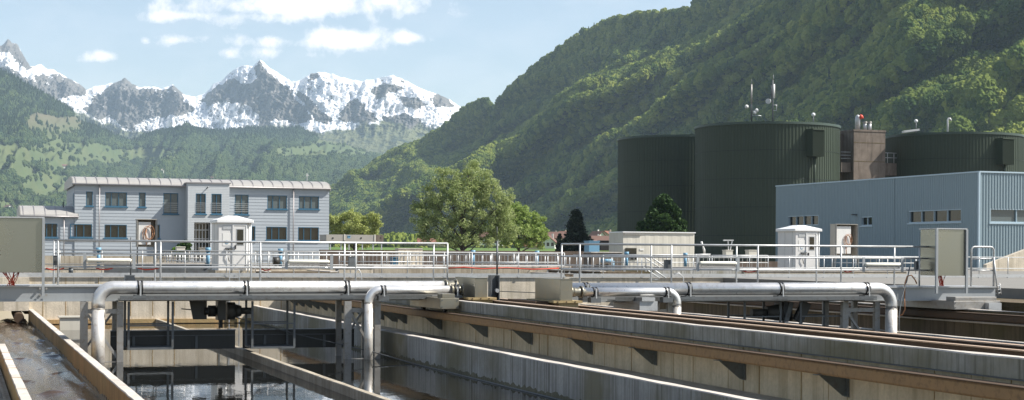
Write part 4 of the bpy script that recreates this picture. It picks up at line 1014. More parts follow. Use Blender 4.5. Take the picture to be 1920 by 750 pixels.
# things on the roofs
def mast(label, px, pyb, pyt, D, extra):
    p, q = at(px, pyb, D), at(px, pyt, D)
    t = thing('antenna_mast', label, 'antenna', (p.x, p.y, p.z)); MB().tube([p-Vector((0, 0, 1)), q], [.10, .07], 8).build('pole', 'galv_dark', t)
    def V(dx, py): v = at(px+dx, py, D); return v
    extra(t, V); return t
def ex1(t, V):
    for dx, py in ((-9, 200), (10, 207), (6, 211)): 
        c = V(dx, py); MB().ball(c, (.25, .22, .25)).build('dish', 'white', t); MB().tube([c, V(0, py)], .05, 6).build('arm', 'galv_dark', t)
    MB().tube([V(0, 216), V(18, 217), V(18, 220)], .05, 6).build('arm', 'galv', t)
    MB().tube([V(0, 158), V(0, 195)], .10, 8).build('sector_antenna', 'galv_mid', t); MB().tube([V(0, 148), V(0, 160)], .03, 5).build('whip', 'galv_dark', t)
def ex2(t, V):
    c = V(-8, 190); MB().tube([c, c+(-RT*.1-FW*.25)], [.32, .32], 16).build('dish', 'galv', t); MB().tube([c, V(0, 190)], .05, 6).build('arm', 'galv_dark', t)
    MB().tube([V(2, 158), V(2, 184)], .14, 8).build('sector_antenna', 'white', t); MB().tube([V(-2, 160), V(-2, 184)], .09, 8).build('sector_antenna', 'galv_dark', t)
    MB().tube([V(1, 158), V(1, 140)], .04, 5).build('whip', 'galv_dark', t); MB().tube([V(0, 197), V(7, 197), V(7, 207), V(0, 207)], .05, 6).build('bracket', 'galv', t)
mast('left antenna mast with small round dishes on the central green cylinder', 1409, 224, 158, 196, ex1)
mast('right taller antenna mast with a grey dish on the central green cylinder', 1449, 224, 150, 196, ex2)
for lab, px, pyb, pyt, D in (('globe lamp on the rim of the central green cylinder', 1525, 228, 215, 195), ('globe lamp on the roof of the right green cylinder', 1717.5, 245, 227, 211)):
    p, q = at(px, pyb, D), at(px, pyt, D); t = thing('globe_lamp', lab, 'lamp', p); MB().tube([p-Vector((0, 0, .6)), q], .07, 8).build('pole', 'galv_dark', t); MB().ball(q, (.24, .24, .24), 12, 8).build('globe', 'kiosk_roof', t)
p = at(1777, 245, 209); q = at(1777, 225, 209)
solo(MB().tube([p-Vector((0, 0, .5)), q, q+Vector((.1, 0, .18)), q+RT*.3+Vector((0, 0, .2)), q+RT*.42-Vector((0, 0, .1))], .13, 10), 'vent_pipe', 'white', 'white curved vent pipe on the roof of the right green cylinder', 'pipe')
p, q = at(1693, 248, 207), at(1722, 245, 207)
solo(MB().bar(p+Vector((0, 0, .05)), q+Vector((0, 0, .1)), 1.2, .25), 'roof_hatch', 'white', 'flat white hatch on the left part of the right green cylinder roof', 'hatch')
# concrete tower between the cylinders
D = 206; cA = at(1601, 246, D); cB = at(1660, 246, D)
tz = cA.z; xA, yA = cA.x, cA.y; xB = on_y(1660, 260, yA).x
tw_ = thing('concrete_tower', 'brown concrete stair tower between the central and right green cylinders', 'tower', ((xA+xB)/2, yA+3, 0))
zs0, zs1 = on_y(1620, 303, yA).z, on_y(1620, 335, yA).z
m = MB().box(xA, xB, yA, yA+5.5, 0, tz); m.build('shaft', 'conc_tower', tw_)
MB().box(xA-.06, xB+.06, yA-.06, yA+5.6, tz, tz+.25).build('roof_slab', 'conc_tower', tw_)
for py in (268, 303): z = on_y(1630, py, yA).z; MB().box(xA-.004, xB+.004, yA-.012, yA, z-.05, z+.05).build('joint', 'conc_dirty', tw_)
xw = on_y(1563, 300, yA+2.5).x
MB().box(xw, xA-.01, yA+2.6, yA+5, on_y(1585, 330, yA).z*0, tz-.2).build('side_wall', 'conc_tower', tw_)
MB().box(xw, xA-.01, yA+.6, yA+2.58, on_y(1585, 322, yA).z, on_y(1585, 304, yA).z).build('balcony', 'conc_tower', tw_)
MB().box(xw+.3, xA-.6, yA+2.52, yA+2.59, on_y(1585, 304, yA).z, on_y(1585, 268, yA).z).build('doorway', 'black', tw_)
m = MB()
for py in (285, 291, 297): z = on_y(1585, py, yA+.7).z; m.tube([(xw, yA+.7, z), (xA-.02, yA+.7, z)], .04, 6)
m.build('balcony_rail', 'galv', tw_)
xe = on_y(1692, 300, yA+2).x
MB().box(xB+.01, xe, yA+1.5, yA+4, on_y(1675, 329, yA+1.5).z, on_y(1675, 306, yA+1.5).z).build('balcony', 'conc_tower', tw_)
m = MB()
for py in (287, 296): z = on_y(1675, py, yA+1.6).z; m.tube([(xB, yA+1.6, z), (xe, yA+1.6, z)], .045, 6)
for px in (1664, 1676, 1687): x = on_y(px, 300, yA+1.6).x; m.tube([(x, yA+1.6, on_y(px, 306, yA+1.6).z), (x, yA+1.6, on_y(px, 287, yA+1.6).z)], .045, 6)
m.build('balcony_rail', 'galv', tw_)
MB().box(xB+.9, xB+2.0, yA+3.6, yA+4.2, on_y(1680, 306, yA+3).z, on_y(1680, 275, yA+3).z).build('doorway', 'black', tw_)
solo(MB().tube([at(1608, 246, 208), at(1608, 224, 208), at(1608.5, 220, 208), at(1611, 218.5, 208)], .33, 12), 'exhaust_stack', 'galv', 'tall hooked silver exhaust stack on the concrete tower', 'stack')
solo(MB().tube([at(1611.5, 217.5, 207.9), at(1614, 219, 207.9), at(1615.5, 223, 207.9)], [.3, .33, .3], 10), 'stack_cowl', 'red', 'red cowl at the bend of the hooked exhaust stack', 'cowl')
for lab, px in (('short silver exhaust pipe in the middle on the concrete tower', 1622), ('right short silver exhaust pipe on the concrete tower', 1630.5)):
    t = thing('exhaust_pipe', lab, 'pipe', at(px, 246, 208)); MB().tube([at(px, 246, 208), at(px, 231, 208)], .24, 12).build('pipe', 'galv', t); MB().tube([at(px, 231.2, 208), at(px, 228.5, 208)], .29, 12).build('cap', 'galv_mid', t)

# ================================================================ CONTAINERS
p = at(1168.5, 436, 104); x0, y0, z1 = p.x, p.y, p.z; x1 = on_y(1302, 436, y0).x
ct = thing('site_container', 'long cream coloured container left of the central green cylinder', 'container', ((x0+x1)/2, y0+1.2, 0))
m = MB(); corrug(m, 'x', y0, x0, x1, .0, lambda s: z1, [], .60, .008); m.build('front_wall', 'cream', ct)
m = MB(); corrug(m, 'y', x0, y0, y0+2.3, 0, lambda s: z1, [], .25, .05); m.box(x0+.06, x1, y0+.06, y0+2.3, 0, z1-.06); m.build('side_wall', 'cream', ct)
MB().box(x0-.06, x1+.06, y0-.08, y0+2.35, z1, z1+.07).build('roof', 'kiosk_roof', ct)
a, b_ = on_y(1172, 465, y0), on_y(1193, 487, y0); 
MB().box(a.x, b_.x, y0-.05, y0-.022, b_.z, a.z).build('window', 'glass_dark', ct)
a, b_ = on_y(1199, 466, y0), on_y(1207, 469.5, y0); MB().box(a.x, b_.x, y0-.035, y0-.021, b_.z, a.z).build('name_plate', 'white', ct)
a, b_ = on_y(1170, 437.5, y0), on_y(1203, 440, y0); MB().box(a.x, b_.x, y0-.09, y0-.03, b_.z, a.z).build('blind_box', 'galv_mid', ct)
# grey tank unit behind the left building
y0 = 118; z1 = on_y(660, 440, y0).z; z0 = on_y(660, 456, y0).z
x0, x1, x2 = on_y(612, 440, y0).x, on_y(703.5, 440, y0).x, on_y(721, 440, y0).x
ct = thing('plant_container', 'long grey equipment container on legs right of the blue grey building', 'container', ((x0+x2)/2, y0+1, 0))
MB().box(x0, x1-.06, y0, y0+2.3, z0, z1).build('body', 'containergrey', ct); MB().box(x1+.04, x2, y0+.3, y0+2.3, z0, z1).build('end_unit', 'conc_tower', ct)
m = MB()
for px in (646, 703): x = on_y(px, 440, y0).x; m.box(x-.05, x+.05, y0-.04, y0-.001, z0, z1+.03)
m.build('frame_post', 'cream', ct)
for px in (624, 677, 713): a = on_y(px-1, 445, y0); MB().box(a.x, a.x+.1, y0-.03, y0-.002, a.z-.1, a.z).build('vent_hole', 'black', ct)
m = MB()
for px in (620, 640, 655, 680, 700, 716): x = on_y(px, 440, y0).x; m.box(x-.04, x+.04, y0+.05, y0+.13, 0, z0-.001)
m.build('legs', 'galv', ct)
slab(652, 657, 443, 447, y0-.4, .2, 'meter_box', 'lightblue', 'small blue box on the front of the grey equipment container', 'box', bevel=.01)
def recede_railing(label, x, y0, y1, z0, ztop, n, rails=2):
    t = thing('walkway_railing', label, 'railing', (x, (y0+y1)/2, z0)); m = MB()
    for k in range(rails): z = ztop-k*.48; m.tube([(x, y0, z), (x, y1, z)], .024, 6)
    m.build('rail', 'galv', t); pr = None
    for i in range(n+1):
        y = y0+(y1-y0)*i/n
        if pr is None: pr = MB().tube([(0, 0, 0), (0, 0, ztop-z0)], .026, 6).box(-.06, .02, -.05, .05, 0, .05).build('post', 'galv', t, local=True); c = pr
        else: c = pr.copy(); COL.objects.link(c); c.parent = t
        c.location = (0, y-(y0+y1)/2, 0)
recede_railing('railing running away from the end wall beside the first cabin', 12.5, 70, 108, .12, 1.02, 26)
recede_railing('railing running away from the end wall left of the first cabin', 9.9+2.1, 70.5, 100, .12, 1.0, 18)
recede_railing('railing running away between the two bridges toward the cream container', 28.2, 70, 104, .12, 1.0, 22)
recede_railing('railing running away behind the right bridge right of the second cabin', 30.9, 71, 100, .12, .98, 18)
recede_railing('railing running away at the left below the annex', 1.6, 71, 100, .12, 1.0, 16)
w = thing('channel_housing', 'dark slotted channel wall running back behind the left bridge toward the parapet', 'wall', (14, 90, 0))
MB().box(12.7, 15.9, 70, 110, 0, .20).build('wall_face', 'conc_dirty', w); MB().box(12.65, 12.95, 70, 110, .201, .25).box(15.6, 15.95, 70, 110, .201, .25).build('coping', 'conc_top', w)
m = MB()
for k in range(30): m.box(12.64, 12.699, 70.5+k*1.3, 71.2+k*1.3, .05, .15)
m.build('slots', 'black', w)
w = thing('channel_housing', 'dark slotted channel wall running back between the two bridges', 'wall', (29.5, 90, 0))
MB().box(28.6, 30.6, 70, 112, 0, .24).build('wall_face', 'conc_dirty', w); MB().box(28.55, 28.85, 70, 112, .241, .29).build('coping', 'conc_top', w)
m = MB()
for k in range(30): m.box(28.54, 28.599, 70.5+k*1.3, 71.2+k*1.3, .05, .17)
m.build('slots', 'black', w)
# pumps and small fittings on the left kerbs
for lab, px, py, b, s_ in (('small dark vent stub on the cream kerb near the left cabinet', 133, 506, 71.5, 1.), ('small dark vent stub on the kerb between the second lamp and the fourth post', 632, 506, 71.5, .8),):
    p = on_y(px, py+7, b); solo(MB().tube([p, p+Vector((0, 0, .26*s_))], .1*s_, 12).tube([p+Vector((0, 0, .26*s_)), p+Vector((0, 0, .34*s_))], .14*s_, 12), 'vent_stub', 'galv_dark', lab, 'vent')
p = on_y(455, 488, 80)
t = thing('pump_motor', 'dark pump with a pale elbow left of the second strip light', 'pump', on_y(519, 500, 78))
MB().tube([P3(512, 489, 78), P3(523, 489, 78)], .19, 12).build('motor', 'motor', t)
MB().tube([P3(523, 489, 78), P3(530, 488, 78), P3(532, 483, 78)], .09, 10).tube([P3(517, 492, 78), P3(517, 503, 78)], .07, 8).build('elbow', 'galv', t)
# ================================================================ FOLIAGE
def leafmat(name, c0, c1, c2, spec=.2, transl=.25):
    m, nt, b = nm(name)
    g = nt.nodes.new('ShaderNodeNewGeometry'); rnd = g.outputs['Random Per Island']
    n1 = noise(nt, pos(nt), .45, 3, .5)
    f = math_(nt, 'ADD', math_(nt, 'MULTIPLY', rnd, .6), math_(nt, 'MULTIPLY', n1, .5))
    c = ramp(nt, f, [(.2, c0), (.55, c1), (.9, c2)])
    nt.links.new(c, b.inputs['Base Color']); b.inputs['Roughness'].default_value = .55; b.inputs['Specular IOR Level'].default_value = spec
    tr = nt.nodes.new('ShaderNodeBsdfTranslucent'); nt.links.new(c, tr.inputs[0]); mx = nt.nodes.new('ShaderNodeMixShader'); mx.inputs[0].default_value = transl
    nt.links.new(b.outputs[0], mx.inputs[1]); nt.links.new(tr.outputs[0], mx.inputs[2]); nt.links.new(mx.outputs[0], nt.nodes['Material Output'].inputs[0])
    return m
M['leaf_willow'] = leafmat('willow_leaves', (.20, .26, .08), (.33, .40, .15), (.50, .54, .28), .3, .5)
M['leaf_light'] = leafmat('light_green_leaves', (.18, .26, .06), (.29, .39, .10), (.42, .50, .20), .2, .45)
M['leaf_yellow'] = leafmat('yellow_green_leaves', (.26, .30, .08), (.40, .45, .14), (.56, .60, .26), .2, .4)
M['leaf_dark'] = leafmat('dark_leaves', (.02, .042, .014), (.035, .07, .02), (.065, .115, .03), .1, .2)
M['leaf_conifer'] = leafmat('conifer_needles', (.02, .03, .018), (.04, .055, .032), (.085, .10, .06), .1, .05)
M['leaf_shrub'] = leafmat('shrub_leaves', (.05, .12, .01), (.10, .22, .02), (.18, .33, .04))
def leaves(centres, radii, n, size, elong=1.0, droop=0., seed=1):
    """n small leaf quads spread round clump centres"""
    g = np.random.default_rng(seed); C = np.asarray(centres); Rr = np.asarray(radii)
    w = Rr**2; idx = g.choice(len(C), n, p=w/w.sum())
    d = g.normal(size=(n, 3)); d /= np.linalg.norm(d, axis=1)[:, None]
    rad = g.random(n)**(.45); P = C[idx]+d*(Rr[idx]*rad)[:, None]*np.array([1, 1, .8])
    P[:, 2] -= droop*g.random(n)*Rr[idx]
    a = g.normal(size=(n, 3)); a[:, 2] -= droop*1.5; a /= np.linalg.norm(a, axis=1)[:, None]
    b = np.cross(a, g.normal(size=(n, 3))); b /= np.linalg.norm(b, axis=1)[:, None]
    s = size*(.6+.8*g.random(n)); a = a*(s*elong)[:, None]/2; b = b*s[:, None]/2
    V = np.stack([P-a, P+b*.9, P+a, P-b*.9], 1).reshape(-1, 3)
    return V
def quadmesh(name, V, mat, parent=None, off=None):
    me = bpy.data.meshes.new(name); n = len(V)//4
    if off is not None: V = V-np.array(off)
    me.vertices.add(len(V)); me.vertices.foreach_set('co', V.astype(np.float32).ravel())
    me.loops.add(len(V)); me.loops.foreach_set('vertex_index', np.arange(len(V), dtype=np.int32))
    me.polygons.add(n); me.polygons.foreach_set('loop_start', np.arange(0, len(V), 4, dtype=np.int32)); me.polygons.foreach_set('loop_total', np.full(n, 4, np.int32))
    me.materials.append(M[mat]); me.update(calc_edges=True)
    o = bpy.data.objects.new(name, me); COL.objects.link(o)
    if parent is not None: o.parent = parent
    return o
def tree(name, label, base, W, H, ztrunk, nclump, nleaf, lsize, mat, seed, elong=1.0, droop=0, shape=None, crad=(.10, .17), trunk_r=None, group=None, kinds=1):
    """base: world point; W crown width, H total height; ztrunk height at which the crown starts"""
    r = random.Random(seed); base = Vector(base); t = thing(name, label, 'tree', base, group)
    tr = trunk_r or W*.03; m = MB(); cz = ztrunk+(H-ztrunk)*.5; cl = []; rad = []
    top = base+Vector((r.uniform(-.02, .02)*W, 0, ztrunk+(H-ztrunk)*.55))
    m.tube([base, base+Vector((.01*W, 0, ztrunk*.6)), base+Vector((-.01*W, .0, ztrunk+(H-ztrunk)*.2)), top], [tr*1.2, tr, tr*.75, tr*.25], 8)
    shape = shape or (lambda u: math.sqrt(max(0, 1-(2*u-1)**2))**.8)
    for i in range(nclump):
        u = (i+r.random())/nclump; u = u**.85; z = ztrunk+(H-ztrunk)*u*.94; rr = shape(u)*W/2
        w = r.uniform(0, 2*math.pi); q = rr*(r.uniform(.25, 1)**.5)*.88
        q *= r.uniform(.8, 1.07)
        c = base+Vector((q*math.cos(w), q*math.sin(w)*.9, z)); cl.append(tuple(c)); rad.append(W*r.uniform(*crad))
        if i % 3 == 0:
            s = base+Vector((0, 0, max(ztrunk*.7, z-(.25+.3*r.random())*q-.1*H))); mid = (s+c)/2+Vector((0, 0, -.03*H))
            m.tube([s, mid, c], [tr*.42, tr*.26, tr*.08], 5)
    m.build('trunk', 'bark', t)
    V = leaves(cl, rad, nleaf, lsize, elong, droop, seed); quadmesh('crown', V, mat, t, base)
    return t
def gz(D): return 0.0
def lobed_tree(name, label, px, pyb, D, lobes, nclump, nleaf, ls, mat, seed, tr, elong=1.5, droop=.3, cr=.55):
    """crown made of many leaf clumps filling several overlapping lobes (px, py, rx, ry)"""
    r = random.Random(seed); base = at(px, pyb, D); base.z = 0; t = thing(name, label, 'tree', base); m = MB(); cl = []; rad = []
    k = D/FPX; area = [l[2]*l[3] for l in lobes]; top = max(at(l[0], l[1]-l[3]*.4, D).z for l in lobes)
    m.tube([base, base+Vector((.1, 0, top*.16)), base+Vector((-.1, 0, top*.4)), base+Vector((.2, 0, top*.75))], [tr*1.3, tr, tr*.7, tr*.2], 9)
    for (lx, ly, rx_, ry_), A_ in zip(lobes, area):
        c = at(lx, ly, D); n = max(3, int(nclump*A_/sum(area))); yo = r.uniform(-.6, .6)*rx_*k
        s0 = base+Vector((0, 0, max(.8, (c.z)*.35))); cc_ = c+FW*yo; mid = (s0+cc_)/2-Vector((0, 0, .25)); m.tube([s0, mid, cc_], [tr*.6, tr*.4, tr*.15], 6)
        for i in range(n):
            w = r.uniform(0, 2*math.pi); u = r.uniform(-1, 1); q = r.random()**.4; v = math.sqrt(1-u*u)
            p = cc_+RT*(v*math.cos(w)*q*rx_*k)+FW*(v*math.sin(w)*q*rx_*k*.9)+Vector((0, 0, u*q*ry_*k)); p.z = max(p.z, .5)
            cl.append(tuple(p)); rad.append(cr*r.uniform(.5, 1.25))
            if i % 3 == 0: m.tube([cc_, (cc_+p)/2-Vector((0, 0, .15)), p], [tr*.16, tr*.1, .015], 4)
    m.build('trunk', 'bark', t); quadmesh('crown', leaves(cl, rad, nleaf, ls, elong, droop, seed), mat, t, base); return t
lobed_tree('willow_tree', 'big silvery green willow tree standing alone in the middle', 866, 468, 178,
    [(878, 335, 42, 30), (842, 342, 30, 26), (915, 352, 34, 30), (812, 372, 30, 32), (798, 410, 27, 36), (862, 385, 58, 45), (925, 395, 36, 42), (948, 372, 20, 24), (850, 430, 52, 30), (905, 432, 40, 28), (800, 436, 22, 22), (880, 312, 22, 12), (846, 452, 36, 12), (900, 452, 30, 10), (826, 320, 16, 12), (782, 392, 14, 18), (944, 420, 26, 30)],
    520, 40000, .13, 'leaf_willow', 5, .17, cr=.62)
b = at(972, 468, 190); b.z = 0
lobed_tree('light_green_tree', 'smaller fresh green tree just right of the big willow', 972, 468, 190, [(968, 402, 34, 20), (945, 425, 20, 24), (1002, 424, 24, 28), (975, 440, 42, 24), (1014, 444, 16, 18), (962, 390, 18, 12)], 230, 19000, .15, 'leaf_light', 7, .16, cr=.5)
b = at(664, 468, 190); b.z = 0
lobed_tree('light_green_tree', 'rounded yellow green tree right of the blue grey building', 664, 468, 190, [(655, 410, 32, 22), (690, 418, 24, 22), (630, 425, 20, 24), (665, 440, 44, 24)], 190, 17000, .14, 'leaf_yellow', 9, .16, cr=.5)
b = at(1243, 470, 182); b.z = 0
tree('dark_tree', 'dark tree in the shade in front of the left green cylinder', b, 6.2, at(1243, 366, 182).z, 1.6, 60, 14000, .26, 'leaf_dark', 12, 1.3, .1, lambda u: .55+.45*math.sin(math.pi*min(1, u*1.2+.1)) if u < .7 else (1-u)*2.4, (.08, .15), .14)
b = at(1932, 470, 240); b.z = 0
tree('light_green_tree', 'green tree showing at the right edge behind the right green cylinder', b, 7, at(1932, 275, 240).z, 6, 50, 8000, .35, 'leaf_light', 13, 1.3, .1)
# conifer
def conifer(label, base, W, H, seed, nleaf=12000, ls=.24):
    r = random.Random(seed); base = Vector(base); t = thing('conifer_tree', label, 'tree', base)
    m = MB().tube([base, base+Vector((0, 0, H))], [W*.035, .02], 7); cl = []; rad = []
    for k in range(15):
        u = (k+.3)/15; z = H*(.08+.9*u); rr = W/2*(1-u)**.8*r.uniform(.88, 1.1)
        nb = max(3, int(11*(1-u)))
        for j in range(nb):
            w = 2*math.pi*(j+r.random()*.7)/nb; L = rr*r.uniform(.75, 1.08); e = base+Vector((L*math.cos(w), L*math.sin(w), z-.10*L))
            m.tube([base+Vector((0, 0, z)), e], [.04, .015], 4)
            for f in (.45, .72, 1.0): c = base+Vector((L*f*math.cos(w), L*f*math.sin(w), z-.1*L*f)); cl.append(tuple(c)); rad.append(W*.10)
    m.build('trunk', 'bark', t); quadmesh('crown', leaves(cl, rad, nleaf, ls, 1.4, .0, seed), 'leaf_conifer', t, base)
b = at(1080, 462, 230); b.z = 0
conifer('dark conical conifer between the village and the cream container', b, 5.9, at(1080, 392, 230).z, 3)
b = at(1049, 462, 232); b.z = 0
conifer('small dark shrub like conifer left of the conical conifer', b, 1.8, at(1049, 437, 232).z, 5, 1500)
b = at(331, 475, 100); b.z = on_y(331, 472, 100).z-.25
t = thing('round_shrub', 'round bright green shrub left of the first white cabin', 'shrub', b)
quadmesh('foliage', leaves([(b.x, b.y, b.z+.3), (b.x+.15, b.y, b.z+.45), (b.x-.15, b.y, b.z+.2)], [.34, .22, .25], 1200, .09, 1.3, 0, 2), 'leaf_shrub', t, b)
MB().tube([b, b+Vector((0, 0, .3))], .03, 6).build('stem', 'bark', t)
b = at(342, 470, 150); b.z = 0
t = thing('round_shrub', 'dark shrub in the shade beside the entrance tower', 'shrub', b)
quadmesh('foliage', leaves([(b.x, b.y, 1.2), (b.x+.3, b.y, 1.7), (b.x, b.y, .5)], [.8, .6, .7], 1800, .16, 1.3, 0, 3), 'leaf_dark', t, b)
MB().tube([b, b+Vector((0, 0, 1.3))], .05, 6).build('stem', 'bark', t)

# ================================================================ VILLAGE
def house(label, px, pyb, D, w, d, h, rise, rot, wallm, roofm, gable=True, nwin=3):
    c = at(px, pyb, D); z0 = c.z; t = thing('village_house', label, 'house', (c.x, c.y, z0), None, rot); t.scale = (.8, .8, .8)
    MB().prism([(-w/2, 0), (w/2, 0), (w/2, h), (0, h+rise), (-w/2, h)], 'y', -d/2, d/2).build('wall', wallm, t, local=True)
    o = .6; s = rise/(w/2); m = MB()
    for k in (-1, 1):
        m.add([(0, -d/2-o, h+rise+.05), (k*(w/2+o), -d/2-o, h-o*s+.05), (k*(w/2+o), d/2+o, h-o*s+.05), (0, d/2+o, h+rise+.05), (0, -d/2-o, h+rise+.35), (k*(w/2+o), -d/2-o, h-o*s+.35), (k*(w/2+o), d/2+o, h-o*s+.35), (0, d/2+o, h+rise+.35)],
            [(0, 1, 2, 3), (4, 7, 6, 5), (0, 4, 5, 1), (1, 5, 6, 2), (2, 6, 7, 3)])
    rf = m.build('roof', roofm, t, local=True)
    MB().box(w*.15, w*.15+.6, d*.1, d*.1+.6, h+rise*.4, h+rise+1).build('chimney', wallm, rf, local=True)
    for i in range(nwin):
        x = -w/2+w*(i+.5)/nwin
        for z in (.9, 3.4):
            if z+1.3 < h+.6: MB().box(x-.5, x+.5, -d/2-.04, -d/2-.01, z, z+1.3).build('window', 'glass_dark', t, local=True)
            if z+1.3 < h: MB().box(-w/2-.04, -w/2-.01, -d/2+d*(i+.5)/nwin-.5, -d/2+d*(i+.5)/nwin+.5, z, z+1.3).build('window', 'glass_dark', t, local=True)
    return t
VZ = 468
house('white gabled house right of the light green tree', 1030, 466, 480, 5, 7, 2.4, 2.2, -.5, 'house_white', 'roof_brown')
house('small house with orange roof below the light green tree', 999, 468, 480, 7, 6, 1.2, 1.2, 1.2, 'house_cream', 'roof_red')
house('brown roofed house left of the conical conifer', 1046, 456, 600, 8, 9, 2.4, 2.6, 1.1, 'house_cream', 'roof_brown')
house('red roofed house behind the conifer at its left foot', 1060, 449, 700, 8, 8, 1.8, 2.4, .5, 'house_cream', 'roof_red')
house('white house showing right of the conical conifer', 1120, 457, 560, 5, 7, 2.6, 2.6, .2, 'house_white', 'roof_brown')
house('red roofed house left of the cream container', 1138, 452, 620, 6.5, 8, 2.4, 2.2, -.7, 'house_cream', 'roof_red')
house('brown roofed house low beside the cream container', 1127, 462, 520, 5, 7, 1.8, 2.2, 1.3, 'house_white', 'roof_brown')
house('barn with a faded red roof in the meadow left of the willow tree', 797, 461, 640, 8, 7, 1.6, 1.8, 1.35, 'conc_tower', 'roof_red', nwin=2)
house('long low shed in the meadow beside the barn left of the willow', 818, 462, 600, 8, 7, 1.8, 1.6, 1.5, 'house_cream', 'roof_red', nwin=2)
house('pale house partly hidden behind the right side of the willow tree', 921, 460, 520, 8, 8, 3, 2.4, 1.0, 'house_white', 'roof_brown')

# ================================================================ GROUND, TERRAIN
m, nt, b_ = nm('yard_ground')
n1 = noise(nt, pos(nt), .15, 6, .6); n2 = noise(nt, pos(nt), 2.5, 5, .6)
nt.links.new(mix(nt, n2, mix(nt, n1, (.20, .19, .17), (.27, .25, .22)), (.16, .155, .14)), b_.inputs['Base Color']); b_.inputs['Roughness'].default_value = .9
M['yard'] = m
def grass_mat(name, a, b, c, s=.02):
    m, nt, p = nm(name); n1 = noise(nt, pos(nt), s, 6, .6); n2 = noise(nt, pos(nt), s*14, 4, .6)
    nt.links.new(mix(nt, math_(nt, 'MULTIPLY', n2, .5), ramp(nt, n1, [(.38, a), (.62, b)]), c), p.inputs['Base Color']); p.inputs['Roughness'].default_value = .95; p.inputs['Specular IOR Level'].default_value = .1; return m
M['meadow'] = grass_mat('meadow_grass', (.10, .17, .04), (.15, .21, .06), (.06, .11, .03))
g = MB(); S = 12000
HOLES = [(-3, 34, 3, YF+.34, -4), (2.9, 11.9, 71, 97, -1.6), (16.3, 27.6, 71, 97, -1.6), (-16, 1.2, 71, 93, -1.6), (31.2, 44, 71, 93, -1.6)]
xc = sorted({-S, S} | {h[0] for h in HOLES} | {h[1] for h in HOLES}); yc_ = sorted({-2000, 14000} | {h[2] for h in HOLES} | {h[3] for h in HOLES})
for x0, x1 in zip(xc[:-1], xc[1:]):
    for y0, y1 in zip(yc_[:-1], yc_[1:]):
        if any(h[0] <= x0 and x1 <= h[1] and h[2] <= y0 and y1 <= h[3] for h in HOLES): continue
        g.add([(x0, y0, 0), (x1, y0, 0), (x1, y1, 0), (x0, y1, 0)], [(0, 1, 2, 3)])
h = HOLES[0]
for x in h[:2]: g.add([(x, h[2], -4), (x, h[3], -4), (x, h[3], 0), (x, h[2], 0)], [(0, 1, 2, 3)])
g.add([(h[0], h[2], -4), (h[1], h[2], -4), (h[1], h[2], 0), (h[0], h[2], 0)], [(0, 1, 2, 3)])
for lab, h in zip(('second basin behind the end wall below the entrance of the blue grey building', 'second basin behind the end wall behind the right bridge', 'second basin behind the end wall at the far left', 'second basin behind the end wall at the far right'), HOLES[1:]):
    t = thing('far_basin', 'dark open '+lab, 'basin', ((h[0]+h[1])/2, h[2], -1.6), 'open basins beyond the end wall'); q = MB()
    q.box(h[0]-.3, h[0], h[2]-.3, h[3]+.3, -1.6, .10).box(h[1], h[1]+.3, h[2]-.3, h[3]+.3, -1.6, .10).box(h[0], h[1], h[2]-.3, h[2], -1.6, .10).box(h[0], h[1], h[3], h[3]+.3, -1.6, .10); q.build('basin_shell', 'conc_dirty', t)
    q = MB()
    q.box(h[0]-.31, h[0]+.01, h[2]-.31, h[3]+.31, .101, .14).box(h[1]-.01, h[1]+.31, h[2]-.31, h[3]+.31, .101, .14).box(h[0]+.012, h[1]-.012, h[3], h[3]+.31, .101, .14); q.build('coping', 'conc_top', t)
    q = MB(); k = h[0]+2.2
    while k < h[1]-.5: q.box(k, k+.18, h[2]+.01, h[3]-.01, -.8, -.2); k += 2.4
    q.build('baffle', 'conc_tan', t)
    sheet(h[0]+.01, h[1]-.01, h[2]+.01, h[3]-.01, -.75, 'basin_water', 'water_dark')
tag(g.build('ground', 'yard'), kind='structure')

# value noise helpers
def vnoise(x, y, seed=0):
    xi = np.floor(x).astype(np.int64); yi = np.floor(y).astype(np.int64); fx = x-xi; fy = y-yi
    def h(a, b):
        n = (a*374761393+b*668265263+seed*1442695041) & 0xffffffff; n = ((n ^ (n >> 13))*1274126177) & 0xffffffff; return ((n ^ (n >> 16)) & 0xffff)/65535.
    fx = fx*fx*(3-2*fx); fy = fy*fy*(3-2*fy)
    return (h(xi, yi)*(1-fx)+h(xi+1, yi)*fx)*(1-fy)+(h(xi, yi+1)*(1-fx)+h(xi+1, yi+1)*fx)*fy
def fbm(x, y, o=5, seed=0, gain=.5, ridge=False):
    a = 1.; s = 0; t = 0
    for k in range(o):
        n = vnoise(x, y, seed+k*17)
        if ridge: n = 1-np.abs(2*n-1); n = n*n
        s = s+a*n; t += a; a *= gain; x = x*2.03+13.1; y = y*2.03-7.7
    return s/t
def interp(px, pts): a = np.array(pts, float); return np.interp(px, a[:, 0], a[:, 1])
def gridmesh(name, Xg, Yg, Zg, mat, kind='structure', attrs=None, smooth=False):
    ny, nx = Xg.shape; co = np.stack([Xg, Yg, Zg], -1).reshape(-1, 3).astype(np.float32)
    i = np.arange(nx-1)[None, :]+nx*np.arange(ny-1)[:, None]; f = np.stack([i, i+1, i+nx+1, i+nx], -1).reshape(-1, 4).astype(np.int32)
    me = bpy.data.meshes.new(name); me.vertices.add(len(co)); me.vertices.foreach_set('co', co.ravel()); me.loops.add(f.size); me.loops.foreach_set('vertex_index', f.ravel())
    me.polygons.add(len(f)); me.polygons.foreach_set('loop_start', np.arange(0, f.size, 4, dtype=np.int32)); me.polygons.foreach_set('loop_total', np.full(len(f), 4, np.int32))
    me.polygons.foreach_set('use_smooth', np.full(len(f), smooth)); me.materials.append(M[mat])
    for k, v in (attrs or {}).items(): a = me.attributes.new(k, 'FLOAT', 'POINT'); a.data.foreach_set('value', v.astype(np.float32).ravel())
    me.update(calc_edges=True); o = bpy.data.objects.new(name, me); COL.objects.link(o); return tag(o, kind=kind)
